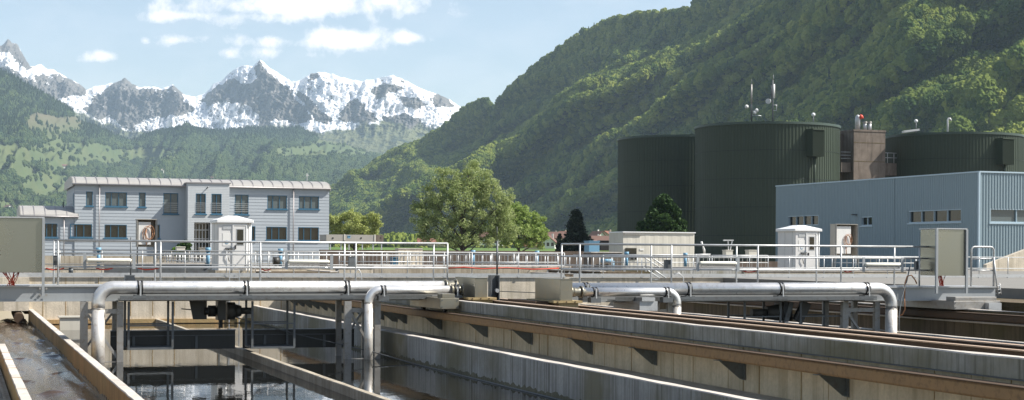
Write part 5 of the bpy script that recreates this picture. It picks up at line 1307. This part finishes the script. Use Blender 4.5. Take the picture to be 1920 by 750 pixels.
def world(px, py, D):
    """arrays: image position + distance -> world xyz"""
    dx, dy = px-CX, py-CY; u = (dx*math.cos(ROLL)+dy*math.sin(ROLL))/FPX; v = -(-dx*math.sin(ROLL)+dy*math.cos(ROLL))/FPX
    return FW.x*D+RT.x*u*D, FW.y*D+RT.y*u*D, 1.1+v*D
def worldz(px, D, z):
    u = (px-CX)/FPX; return FW.x*D+RT.x*u*D, FW.y*D+RT.y*u*D, z
# gentle meadow rising behind the plant
px = np.linspace(-200, 2150, 60)[None, :]; t = np.linspace(0, 1, 14)[:, None]
D = 330+t*620+0*px; z = .05+t**1.5*4.0+0*px
Xg, Yg, Zg = worldz(px+0*t, D, z); gridmesh('meadow', Xg, Yg, Zg, 'meadow', smooth=True)

# ---- right forest mountain
SIL = [(300, 470), (560, 408), (600, 384), (620, 368), (650, 345), (690, 316), (730, 290), (790, 268), (830, 242), (855, 218), (880, 199), (905, 190), (921, 199), (928, 212), (932, 197), (945, 178), (965, 160), (1000, 131), (1040, 101), (1080, 73),
       (1120, 53), (1150, 39), (1190, 33), (1215, 29), (1250, 25), (1290, 20), (1310, 4), (1350, -30), (1450, -100), (1600, -170), (1800, -230), (2000, -270), (2300, -300)]
def mount(px, t, disp=True):
    """px: picture column, t: 0 foot .. 1 ridge -> distance and height"""
    sil = interp(px, SIL); zr_v = (CY+ROLL*(px-CX)-sil)/FPX
    Dr = interp(px, [(300, 4400), (600, 3900), (900, 3100), (1290, 2450), (1700, 1950), (2300, 1550)])
    Df = interp(px, [(300, 3400), (600, 2820), (900, 2080), (1290, 1430), (1700, 1010), (2300, 740)])
    z = zr_v*Dr*(t**1.15*.97+.03*t)
    # ribs that run down towards the lower left of the picture
    D = Df+(Dr-Df)*t**.92
    sy = (CY-(z/D)*FPX)
    q = (px*.52+sy*.85); wob = 42*(fbm(px/240., sy/180., 3, 5)-.5)
    rid = fbm((q+wob)/135., (px*.85-sy*.52)/850., 4, 31, .5, True)
    rid2 = fbm((q+wob)/48., (px*.85-sy*.52)/230., 3, 77, .5, True)
    amp = np.minimum(1, t*5)*np.minimum(1, (1-t)*6)
    rid3 = fbm((q+wob)/20., (px*.85-sy*.52)/60., 2, 99, .5)
    k_ = amp*(470*(rid-.45)+135*(rid2-.45)+34*(rid3-.5))*D/2200.; D2 = D-k_; z = z*(1+.35*(D2/D-1))+.12*k_
    return D2, z
px = np.linspace(300, 2300, 560)[None, :]; tt = np.linspace(0, 1, 150)[:, None]
PX = px+0*tt; D, z = mount(PX, tt+0*px)
Xg, Yg, Zg = worldz(PX, D, z)
# back slope
pb = PX[-1:]; Db = D[-1:]; rows = [worldz(pb, Db+dd, z[-1:]*f) for dd, f in ((150, .9), (600, .5), (1200, .0))]
Xg = np.vstack([Xg]+[r[0] for r in rows]); Yg = np.vstack([Yg]+[r[1] for r in rows]); Zg = np.vstack([Zg]+[r[2] for r in rows])
M['forest_floor'] = grass_mat('forest_floor', (.008, .014, .007), (.012, .02, .009), (.006, .01, .006), .01)
gridmesh('forest_mountain', Xg, Yg, Zg, 'forest_floor')

def crown_mat(name, stops, spec=.1):
    m, nt, b = nm(name); oi = nt.nodes.new('ShaderNodeObjectInfo'); n1 = noise(nt, pos(nt), .006, 4, .6); n2 = noise(nt, pos(nt), .35, 3, .6)
    f = math_(nt, 'ADD', math_(nt, 'MULTIPLY', oi.outputs['Random'], .42), math_(nt, 'ADD', math_(nt, 'MULTIPLY', n1, .75), math_(nt, 'MULTIPLY', n2, .25)))
    nt.links.new(ramp(nt, f, stops), b.inputs['Base Color']); b.inputs['Roughness'].default_value = .9; b.inputs['Specular IOR Level'].default_value = spec; return m
M['forest_crown'] = crown_mat('forest_crowns', [(.38, (.020, .044, .012)), (.55, (.052, .088, .018)), (.76, (.13, .165, .032)), (1., (.22, .245, .05))])
M['forest_fir'] = crown_mat('forest_firs', [(.4, (.012, .026, .013)), (.9, (.03, .05, .024))])
M['foothill_crown'] = crown_mat('foothill_crowns', [(.40, (.022, .042, .022)), (.65, (.045, .075, .030)), (.90, (.09, .12, .045))])
def forest(name, label, P, scl, kind, fat=1.0, cm='forest_crown'):
    me = bpy.data.meshes.new(name); me.vertices.add(len(P)); me.vertices.foreach_set('co', P.astype(np.float32).ravel())
    a = me.attributes.new('scl', 'FLOAT', 'POINT'); a.data.foreach_set('value', scl.astype(np.float32)); k = me.attributes.new('tk', 'INT', 'POINT'); k.data.foreach_set('value', kind.astype(np.int32)); me.update()
    me.materials.append(M[cm]); me.materials.append(M['forest_fir'])
    o = bpy.data.objects.new(name, me); COL.objects.link(o); tag(o, label, 'forest', None, 'stuff')
    ng = bpy.data.node_groups.new(name+'_scatter', 'GeometryNodeTree'); ng.interface.new_socket('Geometry', in_out='INPUT', socket_type='NodeSocketGeometry'); ng.interface.new_socket('Geometry', in_out='OUTPUT', socket_type='NodeSocketGeometry')
    N = ng.nodes; L = ng.links; gi = N.new('NodeGroupInput'); go = N.new('NodeGroupOutput')
    join = N.new('GeometryNodeGeometryToInstance'); geos = []
    for v in range(5):
        if v < 4:
            s = N.new('GeometryNodeMeshIcoSphere'); s.inputs['Radius'].default_value = 1; s.inputs['Subdivisions'].default_value = 4
        else:
            s = N.new('GeometryNodeMeshCone'); s.inputs['Vertices'].default_value = 9; s.inputs['Side Segments'].default_value = 6; s.inputs['Radius Bottom'].default_value = .55; s.inputs['Radius Top'].default_value = .02; s.inputs['Depth'].default_value = 2.5
        sp = N.new('GeometryNodeSetPosition'); L.new(s.outputs[0], sp.inputs['Geometry'])
        p = N.new('GeometryNodeInputPosition'); no = N.new('ShaderNodeTexNoise'); no.noise_dimensions = '4D'; no.inputs['W'].default_value = v*3.7+1; no.inputs['Scale'].default_value = 2.4 if v < 4 else 3.; no.inputs['Detail'].default_value = 2; no.inputs['Roughness'].default_value = .6
        L.new(p.outputs[0], no.inputs['Vector'])
        mr = N.new('ShaderNodeMapRange'); mr.inputs['From Min'].default_value = .3; mr.inputs['From Max'].default_value = .7; mr.inputs['To Min'].default_value = -.34 if v < 4 else -.2; mr.inputs['To Max'].default_value = .30 if v < 4 else .2
        L.new(no.outputs[0], mr.inputs['Value']); vm = N.new('ShaderNodeVectorMath'); vm.operation = 'SCALE'; L.new(p.outputs[0], vm.inputs[0]); L.new(mr.outputs[0], vm.inputs['Scale']); L.new(vm.outputs[0], sp.inputs['Offset'])
        sm = N.new('GeometryNodeSetMaterial'); sm.inputs['Material'].default_value = M[cm if v < 4 else 'forest_fir']; L.new(sp.outputs[0], sm.inputs['Geometry']); geos.append(sm)
    for g_ in reversed(geos): L.new(g_.outputs[0], join.inputs[0])
    ip = N.new('GeometryNodeInstanceOnPoints'); L.new(gi.outputs[0], ip.inputs['Points']); L.new(join.outputs[0], ip.inputs['Instance']); ip.inputs['Pick Instance'].default_value = True
    for an, sock, dt in (('tk', 'Instance Index', 'INT'),):
        na = N.new('GeometryNodeInputNamedAttribute'); na.data_type = dt; na.inputs['Name'].default_value = an; L.new(na.outputs[0], ip.inputs[sock])
    na = N.new('GeometryNodeInputNamedAttribute'); na.data_type = 'FLOAT'; na.inputs['Name'].default_value = 'scl'
    cx = N.new('ShaderNodeCombineXYZ'); L.new(na.outputs[0], cx.inputs[0]); L.new(na.outputs[0], cx.inputs[1]); mm = N.new('ShaderNodeMath'); mm.operation = 'MULTIPLY'; mm.inputs[1].default_value = fat; L.new(na.outputs[0], mm.inputs[0]); L.new(mm.outputs[0], cx.inputs[2]); L.new(cx.outputs[0], ip.inputs['Scale'])
    rv = N.new('FunctionNodeRandomValue'); rv.data_type = 'FLOAT_VECTOR'; rv.inputs[0].default_value = (-.15, -.15, 0); rv.inputs[1].default_value = (.15, .15, 6.28); L.new(rv.outputs[0], ip.inputs['Rotation'])
    L.new(ip.outputs[0], go.inputs[0]); md = o.modifiers.new('scatter', 'NODES'); md.node_group = ng; return o
def scatter_mount(n, pmin, pmax, t0, t1, r0, seed, fir=.12):
    g = np.random.default_rng(seed); px = pmin+(pmax-pmin)*g.random(n*3); t = t0+(t1-t0)*g.random(n*3)
    D, z = mount(px, t); X_, Y_, Z_ = worldz(px, D, z); vis = ((CY-(Z_-1.1)/D*FPX) > -60) & ((CY-(Z_-1.1)/D*FPX) < 500)
    # keep with probability ~ area per column
    keep = vis & (g.random(n*3) < np.clip(D/D[vis].max(), 0, 1)); X_, Y_, Z_, t, px, D = [a[keep][:n] for a in (X_, Y_, Z_, t, px, D)]
    clump = fbm(X_/120., Y_/120., 3, 9); s = r0*(.5+.95*g.random(len(X_))**1.4)*(.75+.5*clump)
    k = g.integers(0, 4, len(X_)); fz = fbm(X_/200., Y_/200., 3, 50); k[g.random(len(X_)) < np.clip((fz-.55)*2+fir*.4, .0, .22)] = 4; s = np.where(k == 4, s*.62, s)
    Z_ = Z_+s*.45+3.5*g.random(len(X_))**2; return np.stack([X_, Y_, Z_], 1), s, k
P1, s1, k1 = scatter_mount(100000, 540, 2080, .0, 1.0, 5.1, 1)
forest('mountain_forest', 'bright green leafy forest covering the steep mountain on the right', P1, s1, k1, 1.1)
# trees of the valley floor at the foot of the mountain
g = np.random.default_rng(5); n = 1500; px = g.uniform(590, 1180, n); D = g.uniform(950, 1900, n); s = g.uniform(3.5, 7, n); X_, Y_, Z_ = worldz(px, D, s*.5+2)
k = g.integers(0, 4, n); forest('valley_woodland', 'loose rows of trees on the valley floor behind the willow and the village', np.stack([X_, Y_, Z_], 1), s, k, 1.1)

# ---- foothills on the left
FSIL = [(-300, 60), (-60, 118), (0, 138), (30, 152), (60, 170), (95, 188), (120, 203), (165, 236), (200, 252), (245, 268), (285, 252), (330, 246), (400, 250), (470, 243), (520, 246), (560, 242), (600, 262), (650, 272), (700, 290), (760, 306), (850, 330), (1000, 350)]
def foot(px, t):
    sil = interp(px, FSIL); Dr = interp(px, [(-300, 4600), (0, 5000), (200, 5800), (400, 6500), (1000, 6700)]); Df = 2500+0*px
    D = Df+(Dr-Df)*t; v = (CY+ROLL*(px-CX)-sil)/FPX; prof = .55*t+.45*t**2.2
    z = v*Dr*prof*1.0; sy = CY-z/D*FPX
    amp = np.minimum(1, t*4)*np.minimum(1, (1-t)*7)
    z = z+amp*(150*(fbm(px/95.+sy/140., sy/80., 5, 3, .5, True)-.42)+60*(fbm(px/40., sy/30., 4, 13)-.5))*D/5500.
    return D, z
def formask(px, sy):
    """1 = forest, 0 = meadow, in the layout of the hillside"""
    m = fbm(px/55.+3, sy/26., 5, 21, .6); f = m-.52
    def blob(cx, cy, rx, ry, w): return w*np.exp(-(((px-cx)/rx)**2+((sy-cy)/ry)**2))
    f = f+blob(0, 190, 60, 45, .5)+blob(110, 215, 60, 22, .35)+blob(300, 258, 190, 16, .6)+blob(190, 330, 130, 22, .18)+blob(430, 265, 130, 18, .5)+blob(560, 320, 200, 30, .3)+blob(60, 395, 120, 30, .15)+blob(500, 250, 120, 14, .5)
    f = f-blob(100, 235, 55, 22, .5)-blob(215, 292, 60, 16, .35)-blob(30, 300, 70, 14, .4)-blob(640, 278, 50, 16, .45)-blob(240, 300, 70, 12, .25)-blob(90, 285, 80, 10, .3)-blob(5, 320, 50, 10, .3)-blob(560, 290, 60, 10, .15)-blob(15, 392, 30, 8, .6)
    return f
px = np.linspace(-300, 1000, 420)[None, :]; tt = np.linspace(0, 1, 170)[:, None]; PX = px+0*tt; D, z = foot(PX, tt+0*px); SY = CY-z/D*FPX
fm = np.clip((formask(PX, SY)+.01)*14+.5, 0, 1); brown = np.clip((265-SY)/45., 0, 1)
Xg, Yg, Zg = worldz(PX, D, z); pb = PX[-1:]; rows = [worldz(pb, D[-1:]+dd, z[-1:]*f) for dd, f in ((200, .85), (500, .5))]
Xg = np.vstack([Xg]+[r[0] for r in rows]); Yg = np.vstack([Yg]+[r[1] for r in rows]); Zg = np.vstack([Zg]+[r[2] for r in rows]); ex = lambda a: np.vstack([a, a[-1:], a[-1:]])
m, nt, b_ = nm('foothill_surface'); af = node(nt, 'ShaderNodeAttribute', attribute_name='forest'); ab = node(nt, 'ShaderNodeAttribute', attribute_name='brown')
n1 = noise(nt, pos(nt), .004, 6, .65); n2 = noise(nt, pos(nt), .03, 4, .6)
mead = mix(nt, ab.outputs['Fac'], ramp(nt, n1, [(.35, (.085, .115, .05)), (.65, (.12, .135, .06))]), (.14, .12, .08)); mead = mix(nt, math_(nt, 'MULTIPLY', n2, .35), mead, (.05, .08, .03))
nt.links.new(mix(nt, af.outputs['Fac'], mead, (.03, .05, .022)), b_.inputs['Base Color']); b_.inputs['Roughness'].default_value = .95; b_.inputs['Specular IOR Level'].default_value = .1; M['foothill'] = m
gridmesh('foothills', Xg, Yg, Zg, 'foothill', attrs={'forest': ex(fm), 'brown': ex(brown)}, smooth=True)
g = np.random.default_rng(8); n = 190000; px = g.uniform(-40, 880, n); t = g.random(n)**.8; D, z = foot(px, t); SY = CY-z/D*FPX; f = formask(px, SY)
keep = (g.random(n) < np.clip((f)*14+.5, .012, 1)) & (SY > 100); X_, Y_, Z_ = worldz(px, D, z); X_, Y_, Z_, SY, px, D = [a[keep] for a in (X_, Y_, Z_, SY, px, D)]
s = 7.4*(.6+.7*g.random(len(X_)))*np.where(D < 3500, .8, 1.); k = g.integers(0, 4, len(X_)); high = np.clip((278-SY)/50., .03, .6); s = s*.85; k[g.random(len(X_)) < high] = 4
forest('foothill_woodland', 'patches of forest on the hazy green foothills on the left', np.stack([X_, Y_, Z_+s*.5], 1), s, k, 1.1, 'foothill_crown')
# a few farmhouses on the foothill meadows
FH = None
for i, (px_, t_) in enumerate(((75, .34), (30, .30), (205, .45), (232, .40), (400, .47), (425, .44), (395, .40), (640, .52), (345, .50), (15, .22), (120, .62), (560, .46), (300, .50))):
    D_, z_ = foot(np.array([float(px_)]), np.array([t_])); X_, Y_, Z_ = worldz(np.array([float(px_)]), D_, z_)
    if FH is None:
        FH = thing('farmhouse', 'small pale farmhouse dotted on the hazy foothill meadows', 'house', (0, 0, 0), 'farmhouses on the foothill meadows')
        MB().prism([(-6, -3), (6, -3), (6, 5), (0, 9), (-6, 5)], 'y', -7, 7).build('wall', 'house_white', FH, local=True)
        MB().prism([(-7, 4.6), (0, 9.3), (7, 4.6), (7, 5.2), (0, 10), (-7, 5.2)], 'y', -8, 8).build('roof', 'roof_brown', FH, local=True); o = FH
    else: o = copy_tree(FH)
    o.location = (float(X_[0]), float(Y_[0]), float(Z_[0])+1); o.rotation_euler = (0, 0, i*1.1)

# ---- snow range
SSIL = [(-400, 20), (-60, 70), (0, 86), (12, 73), (20, 79), (32, 84), (42, 105), (55, 124), (75, 121), (88, 130), (100, 131), (118, 142), (140, 152), (160, 168), (172, 162), (190, 160), (208, 155), (222, 152), (232, 146), (245, 156), (258, 164), (285, 162), (300, 166), (322, 158), (332, 166), (345, 178), (365, 181), (385, 174), (398, 157), (415, 151), (425, 138), (440, 128), (455, 122), (472, 124), (485, 111), (495, 118), (505, 128), (520, 136), (545, 152),
        (560, 150), (575, 140), (590, 136), (605, 134), (625, 140), (650, 147), (668, 151), (690, 150), (715, 143), (735, 141), (750, 146), (775, 158), (800, 170), (822, 176), (840, 186), (860, 200), (880, 214), (920, 240), (1000, 300)]
px = np.linspace(-400, 1000, 900)[None, :]; tt = np.linspace(0, 1, 330)[:, None]; PX = px+0*tt; T = tt+0*px
sil = interp(PX, SSIL)+2.2*(fbm(PX/7., PX*0+3, 3, 2)-.5)*2; Dr = 8500+500*np.sin(PX/160.); Df = 6900.
D = Df+(Dr-Df)*T**.9; yb = 330.
# profile: steep rock above, gentler snow apron below
k = T**.95
cliff = np.clip(interp(PX, [(-400, .3), (0, .3), (140, .5), (180, 1.), (330, 1.), (370, .3), (400, .8), (540, .8), (600, .15), (1000, .2)]), 0, 1)
kk = k-.10*cliff*np.sin(np.clip(k, 0, 1)*math.pi)**2
SYs = yb+(sil-yb)*kk; z = (CY+ROLL*(PX-CX)-SYs)/FPX*D
amp = np.minimum(1, T*4)*np.clip((1-T)*9, 0, 1)**.8
rx = PX/44.; ry = (SYs)/60.
r1 = fbm(rx+.35*ry, ry*.8, 6, 41, .58, True); r2 = fbm(PX/17.+SYs/40., SYs/15.-PX/60., 5, 91, .6, True)
r3 = fbm(PX/5., SYs/7., 3, 151, .6, True)
u_ = np.clip((T-.35)/.3, 0, 1); amp = amp*(.3+.7*u_*u_*(3-2*u_)); dd_ = amp*(300*(r1-.42)*(.5+.7*cliff)+110*(r2-.42)*(.4+.8*cliff)+30*(r3-.42)); z = z*(1-.5*dd_/D)+.16*dd_; D = D-dd_
Xg, Yg, Zg = worldz(PX, D, z)
SYa = CY-z/D*FPX+ROLL*(PX-CX)
# surface slope
gy, gx = np.gradient(Zg); dxx = np.hypot(np.gradient(Xg, axis=1), np.gradient(Yg, axis=1)); dyy = np.hypot(np.gradient(Xg, axis=0), np.gradient(Yg, axis=0)); slope = np.hypot(gx/np.maximum(dxx, 1), gy/np.maximum(dyy, 1))
def blob(cx, cy, rx, ry, w): return w*np.exp(-(((PX-cx)/rx)**2+((SYa-cy)/ry)**2))
nz = .5*fbm(PX/20.+SYa/30., SYa/9.-PX/50., 6, 61, .66)+.5*fbm(PX/11.-SYa/22., SYa/10.+PX/60., 5, 64, .66)
def inside(x, y, poly):
    c = np.zeros(x.shape, bool)
    for (x0, y0), (x1, y1) in zip(poly, poly[1:]+poly[:1]):
        if y0 == y1: continue
        c ^= ((y0 > y) != (y1 > y)) & (x < (x1-x0)*(y-y0)/(y1-y0)+x0)
    return c
wx = PX+22*(fbm(PX/17., SYa/13., 5, 201, .6)-.5); wy = SYa+16*(fbm(PX/15., SYa/12., 5, 207, .6)-.5)
# rock faces of the range (they stay bare because they are too steep for snow)
ROCK = [[(-60, 60), (10, 66), (30, 76), (45, 100), (60, 122), (55, 132), (35, 118), (20, 100), (-60, 95)], [(60, 140), (110, 136), (160, 160), (160, 176), (120, 182), (100, 190), (75, 168)], [(-60, 128), (20, 128), (60, 148), (95, 182), (130, 200), (145, 215), (60, 190), (-60, 160)],
    [(160, 196), (178, 178), (205, 160), (232, 143), (252, 160), (262, 168), (285, 164), (300, 172), (325, 156), (337, 170), (346, 190), (362, 206), (352, 212), (330, 216), (300, 222), (276, 219), (262, 228), (248, 246), (228, 240), (206, 216), (188, 224), (170, 214), (150, 204)],
    [(370, 192), (392, 172), (404, 156), (424, 152), (440, 146), (452, 158), (470, 156), (484, 146), (474, 132), (482, 108), (492, 116), (498, 132), (514, 146), (532, 162), (552, 186), (574, 206), (582, 226), (560, 230), (530, 222), (512, 222), (498, 242), (482, 232), (486, 212), (470, 200), (455, 196), (440, 190), (420, 192), (392, 196)],
    [(560, 168), (578, 182), (598, 200), (622, 222), (612, 232), (590, 226), (574, 200), (556, 180)], [(640, 200), (664, 184), (684, 206), (712, 224), (690, 236), (650, 226), (632, 214)], [(690, 172), (706, 158), (740, 156), (758, 168), (728, 176), (700, 184)], [(742, 178), (776, 180), (800, 196), (778, 202), (750, 194)], [(806, 184), (824, 174), (842, 186), (860, 200), (836, 198), (812, 196)], [(720, 220), (760, 212), (790, 226), (800, 244), (750, 246), (716, 236)], [(576, 138), (592, 134), (596, 146), (580, 150)]]
rock_ = np.zeros(PX.shape)
for pl in ROCK: rock_ = np.maximum(rock_, inside(wx, wy, pl)*1.)
k5 = lambda a: (np.roll(a, 1, 0)+np.roll(a, -1, 0)+np.roll(a, 1, 1)+np.roll(a, -1, 1)+a)/5
rock_ = k5(rock_)
streak = fbm(PX/6.+SYa/16., SYa/26., 4, 301, .6)
snow = .77-.60*rock_-(slope-.6)*.12+(nz-.5)*(1.4+.3*rock_)+(streak-.5)*.45*rock_
tl = interp(PX, [(-400, 130), (0, 150), (100, 190), (160, 215), (245, 248), (300, 244), (380, 240), (430, 252), (470, 238), (520, 236), (560, 238), (620, 240), (680, 232), (740, 228), (800, 236), (860, 246), (1000, 260)])+10*(fbm(PX/22., PX*0+9, 4, 7)-.5)*2
low = np.clip((SYa-tl)/5.+(nz-.5)*5, 0, 1)
m, nt, b_ = nm('snow_rock_surface'); asn = node(nt, 'ShaderNodeAttribute', attribute_name='snow'); alo = node(nt, 'ShaderNodeAttribute', attribute_name='low')
n1 = noise(nt, pos(nt), .012, 7, .7); n2 = noise(nt, pos(nt, (1, 1, .35)), .03, 6, .7); n3 = noise(nt, pos(nt), .02, 6, .75)
rock = ramp(nt, n1, [(.3, (.06, .06, .06)), (.5, (.13, .125, .115)), (.75, (.26, .24, .21))]); rock = mix(nt, math_(nt, 'MULTIPLY', n2, .5), rock, (.12, .11, .10))
sf = math_(nt, 'ADD', asn.outputs['Fac'], math_(nt, 'MULTIPLY', math_(nt, 'SUBTRACT', n3, .5), .6))
sc = mix(nt, ramp(nt, sf, [(.45, 0.), (.53, 1.)]), rock, (.84, .85, .87))
lowc = mix(nt, ramp(nt, n3, [(.40, 0.), (.52, 1.)]), (.03, .045, .028), (.13, .14, .07))
nt.links.new(mix(nt, alo.outputs['Fac'], sc, lowc), b_.inputs['Base Color']); b_.inputs['Roughness'].default_value = .85; b_.inputs['Specular IOR Level'].default_value = .15
bump(nt, b_, n3, .6, 14); M['snowrock'] = m
rows = [worldz(PX[-1:], D[-1:]+dd, z[-1:]*f) for dd, f in ((150, .93), (500, .6))]
Xg = np.vstack([Xg]+[r[0] for r in rows]); Yg = np.vstack([Yg]+[r[1] for r in rows]); Zg = np.vstack([Zg]+[r[2] for r in rows])
gridmesh('snow_mountains', Xg, Yg, Zg, 'snowrock', attrs={'snow': ex(snow), 'low': ex(low)}, smooth=True)

# ================================================================ AIR, SKY, LIGHT, CAMERA
hz = MB(); c = [fromcam(x, y) for x, y in ((-4300, -400), (4300, -400), (4300, 10400), (-4300, 10400))]
hz.add([(v.x, v.y, -5.0) for v in c]+[(v.x, v.y, 1500.) for v in c], [(0, 3, 2, 1), (4, 5, 6, 7), (0, 1, 5, 4), (1, 2, 6, 5), (2, 3, 7, 6), (3, 0, 4, 7)])
m = bpy.data.materials.new('haze_air'); m.use_nodes = True; nt = m.node_tree; nt.nodes.clear(); out = nt.nodes.new('ShaderNodeOutputMaterial'); pv = nt.nodes.new('ShaderNodeVolumePrincipled')
pv.inputs['Color'].default_value = (.62, .80, 1.0, 1); pv.inputs['Density'].default_value = HAZE; pv.inputs['Anisotropy'].default_value = .1; nt.links.new(pv.outputs[0], out.inputs['Volume']); M['haze'] = m
h = hz.build('haze', 'haze'); tag(h, kind='stuff')
w = bpy.data.worlds.new('World'); scene.world = w; w.use_nodes = True; nt = w.node_tree; bg = nt.nodes['Background']; wo = nt.nodes['World Output']
sky = nt.nodes.new('ShaderNodeTexSky'); sky.sky_type = 'NISHITA'; sky.sun_disc = False; SE = R(46); SA = math.atan2(RT.x, RT.y)+SUNROT
sky.sun_elevation = SE; sky.sun_rotation = SA; sky.altitude = 450; sky.air_density = 1.0; sky.dust_density = .6; sky.ozone_density = 1.2
tc = nt.nodes.new('ShaderNodeTexCoord')
def dot(v):
    n = nt.nodes.new('ShaderNodeVectorMath'); n.operation = 'DOT_PRODUCT'; nt.links.new(tc.outputs['Generated'], n.inputs[0]); n.inputs[1].default_value = v; return n.outputs['Value']
f = dot(tuple(FW)); fm_ = math_(nt, 'MAXIMUM', f, .05); U = math_(nt, 'DIVIDE', dot(tuple(RT)), fm_); V = math_(nt, 'DIVIDE', dot((0, 0, 1)), fm_)
cv = nt.nodes.new('ShaderNodeCombineXYZ'); nt.links.new(U, cv.inputs[0]); nt.links.new(V, cv.inputs[1])
nzA = noise(nt, cv.outputs[0], 38, 8, .62, .15)
mp = nt.nodes.new('ShaderNodeMapping'); mp.inputs['Scale'].default_value = (1, 2.2, 1); nt.links.new(cv.outputs[0], mp.inputs[0]); nzB = noise(nt, mp.outputs[0], 16, 6, .6, .3)
acc = None
CL = [(560, 12, 215, 26, 1.05), (470, 32, 150, 16, .8), (330, 30, 60, 12, .7), (700, 4, 80, 14, .8), (345, 75, 42, 12, .85), (183, 108, 42, 14, .95), (515, 78, 85, 14, .62), (640, 72, 75, 24, 1.05), (755, 71, 48, 14, .9), (490, 98, 50, 12, .55), (378, 132, 20, 8, .45), (270, 76, 10, 6, .4), (425, 97, 24, 10, .6), (590, 103, 26, 8, .35), (300, -120, 300, 60, .9), (1300, -200, 300, 70, .8)]
for (cx_, cy_, rx_, ry_, wt) in CL:
    u0 = (cx_-CX)/FPX; v0 = (CY+ROLL*(cx_-CX)-cy_)/FPX; a = math_(nt, 'DIVIDE', math_(nt, 'SUBTRACT', U, u0), rx_/FPX); b = math_(nt, 'DIVIDE', math_(nt, 'SUBTRACT', V, v0), ry_/FPX)
    r2_ = math_(nt, 'ADD', math_(nt, 'MULTIPLY', a, a), math_(nt, 'MULTIPLY', b, b)); e = math_(nt, 'MULTIPLY', math_(nt, 'EXPONENT', math_(nt, 'MULTIPLY', r2_, -1.0)), wt)
    acc = e if acc is None else math_(nt, 'MAXIMUM', acc, e)
dens = math_(nt, 'ADD', acc, math_(nt, 'MULTIPLY', math_(nt, 'SUBTRACT', nzA, .5), 2.8)); dens = math_(nt, 'MULTIPLY', dens, math_(nt, 'GREATER_THAN', f, .1)); dens = math_(nt, 'MINIMUM', dens, math_(nt, 'MULTIPLY', acc, 3.0))
mask = ramp(nt, dens, [(.22, 0.), (.68, 1.)]); wisps = math_(nt, 'MULTIPLY', ramp(nt, nzB, [(.42, 0.), (.8, 1.)]), .22)
mask = math_(nt, 'MAXIMUM', math_(nt, 'MULTIPLY', mask, .93), wisps)
cc = mix(nt, ramp(nt, dens, [(.5, 0.), (1.1, 1.)]), CLOUD_LO, CLOUD_HI)
skyc = mix(nt, 1.0, sky.outputs[0], (1.09, .975, .88), 'MULTIPLY')
nt.links.new(mix(nt, mask, skyc, cc), bg.inputs['Color']); bg.inputs['Strength'].default_value = SKY
sd = bpy.data.lights.new('sun', 'SUN'); sd.energy = SUN; sd.angle = R(.53); sd.color = (1, .95, .87); so = bpy.data.objects.new('sun', sd); COL.objects.link(so)
sv = Vector((math.sin(SA)*math.cos(SE), math.cos(SA)*math.cos(SE), math.sin(SE))); so.rotation_euler = (-sv).to_track_quat('-Z', 'Y').to_euler(); so.location = (20, 0, 60)
cd = bpy.data.cameras.new('camera'); cam = bpy.data.objects.new('camera', cd); COL.objects.link(cam); cd.sensor_width = 36; cd.lens = 36*FPX/1920; cd.shift_y = (CY-375)/1920; cd.clip_end = 40000; cd.clip_start = .5
cam.matrix_world = Matrix.Translation(CAM) @ Matrix.Rotation(-HEAD, 4, 'Z') @ Matrix.Rotation(R(90), 4, 'X') @ Matrix.Rotation(ROLL, 4, 'Z')
scene.camera = cam
vs = scene.view_settings; vs.view_transform = 'Standard'; vs.look = 'None'; vs.gamma = 1; vs.exposure = EXPO; vs.use_curve_mapping = False
scene.render.engine = 'CYCLES'; cy = scene.cycles; cy.use_denoising = True; cy.denoising_prefilter = 'NONE'; cy.use_adaptive_sampling = False
try: cy.denoiser = 'OPENIMAGEDENOISE'; cy.denoising_input_passes = 'RGB_ALBEDO_NORMAL'
except Exception: pass
cy.max_bounces = 6; cy.diffuse_bounces = 3; cy.glossy_bounces = 3; cy.transmission_bounces = 2; cy.volume_bounces = 1; cy.transparent_max_bounces = 6
cy.caustics_reflective = False; cy.caustics_refractive = False; cy.sample_clamp_indirect = 4
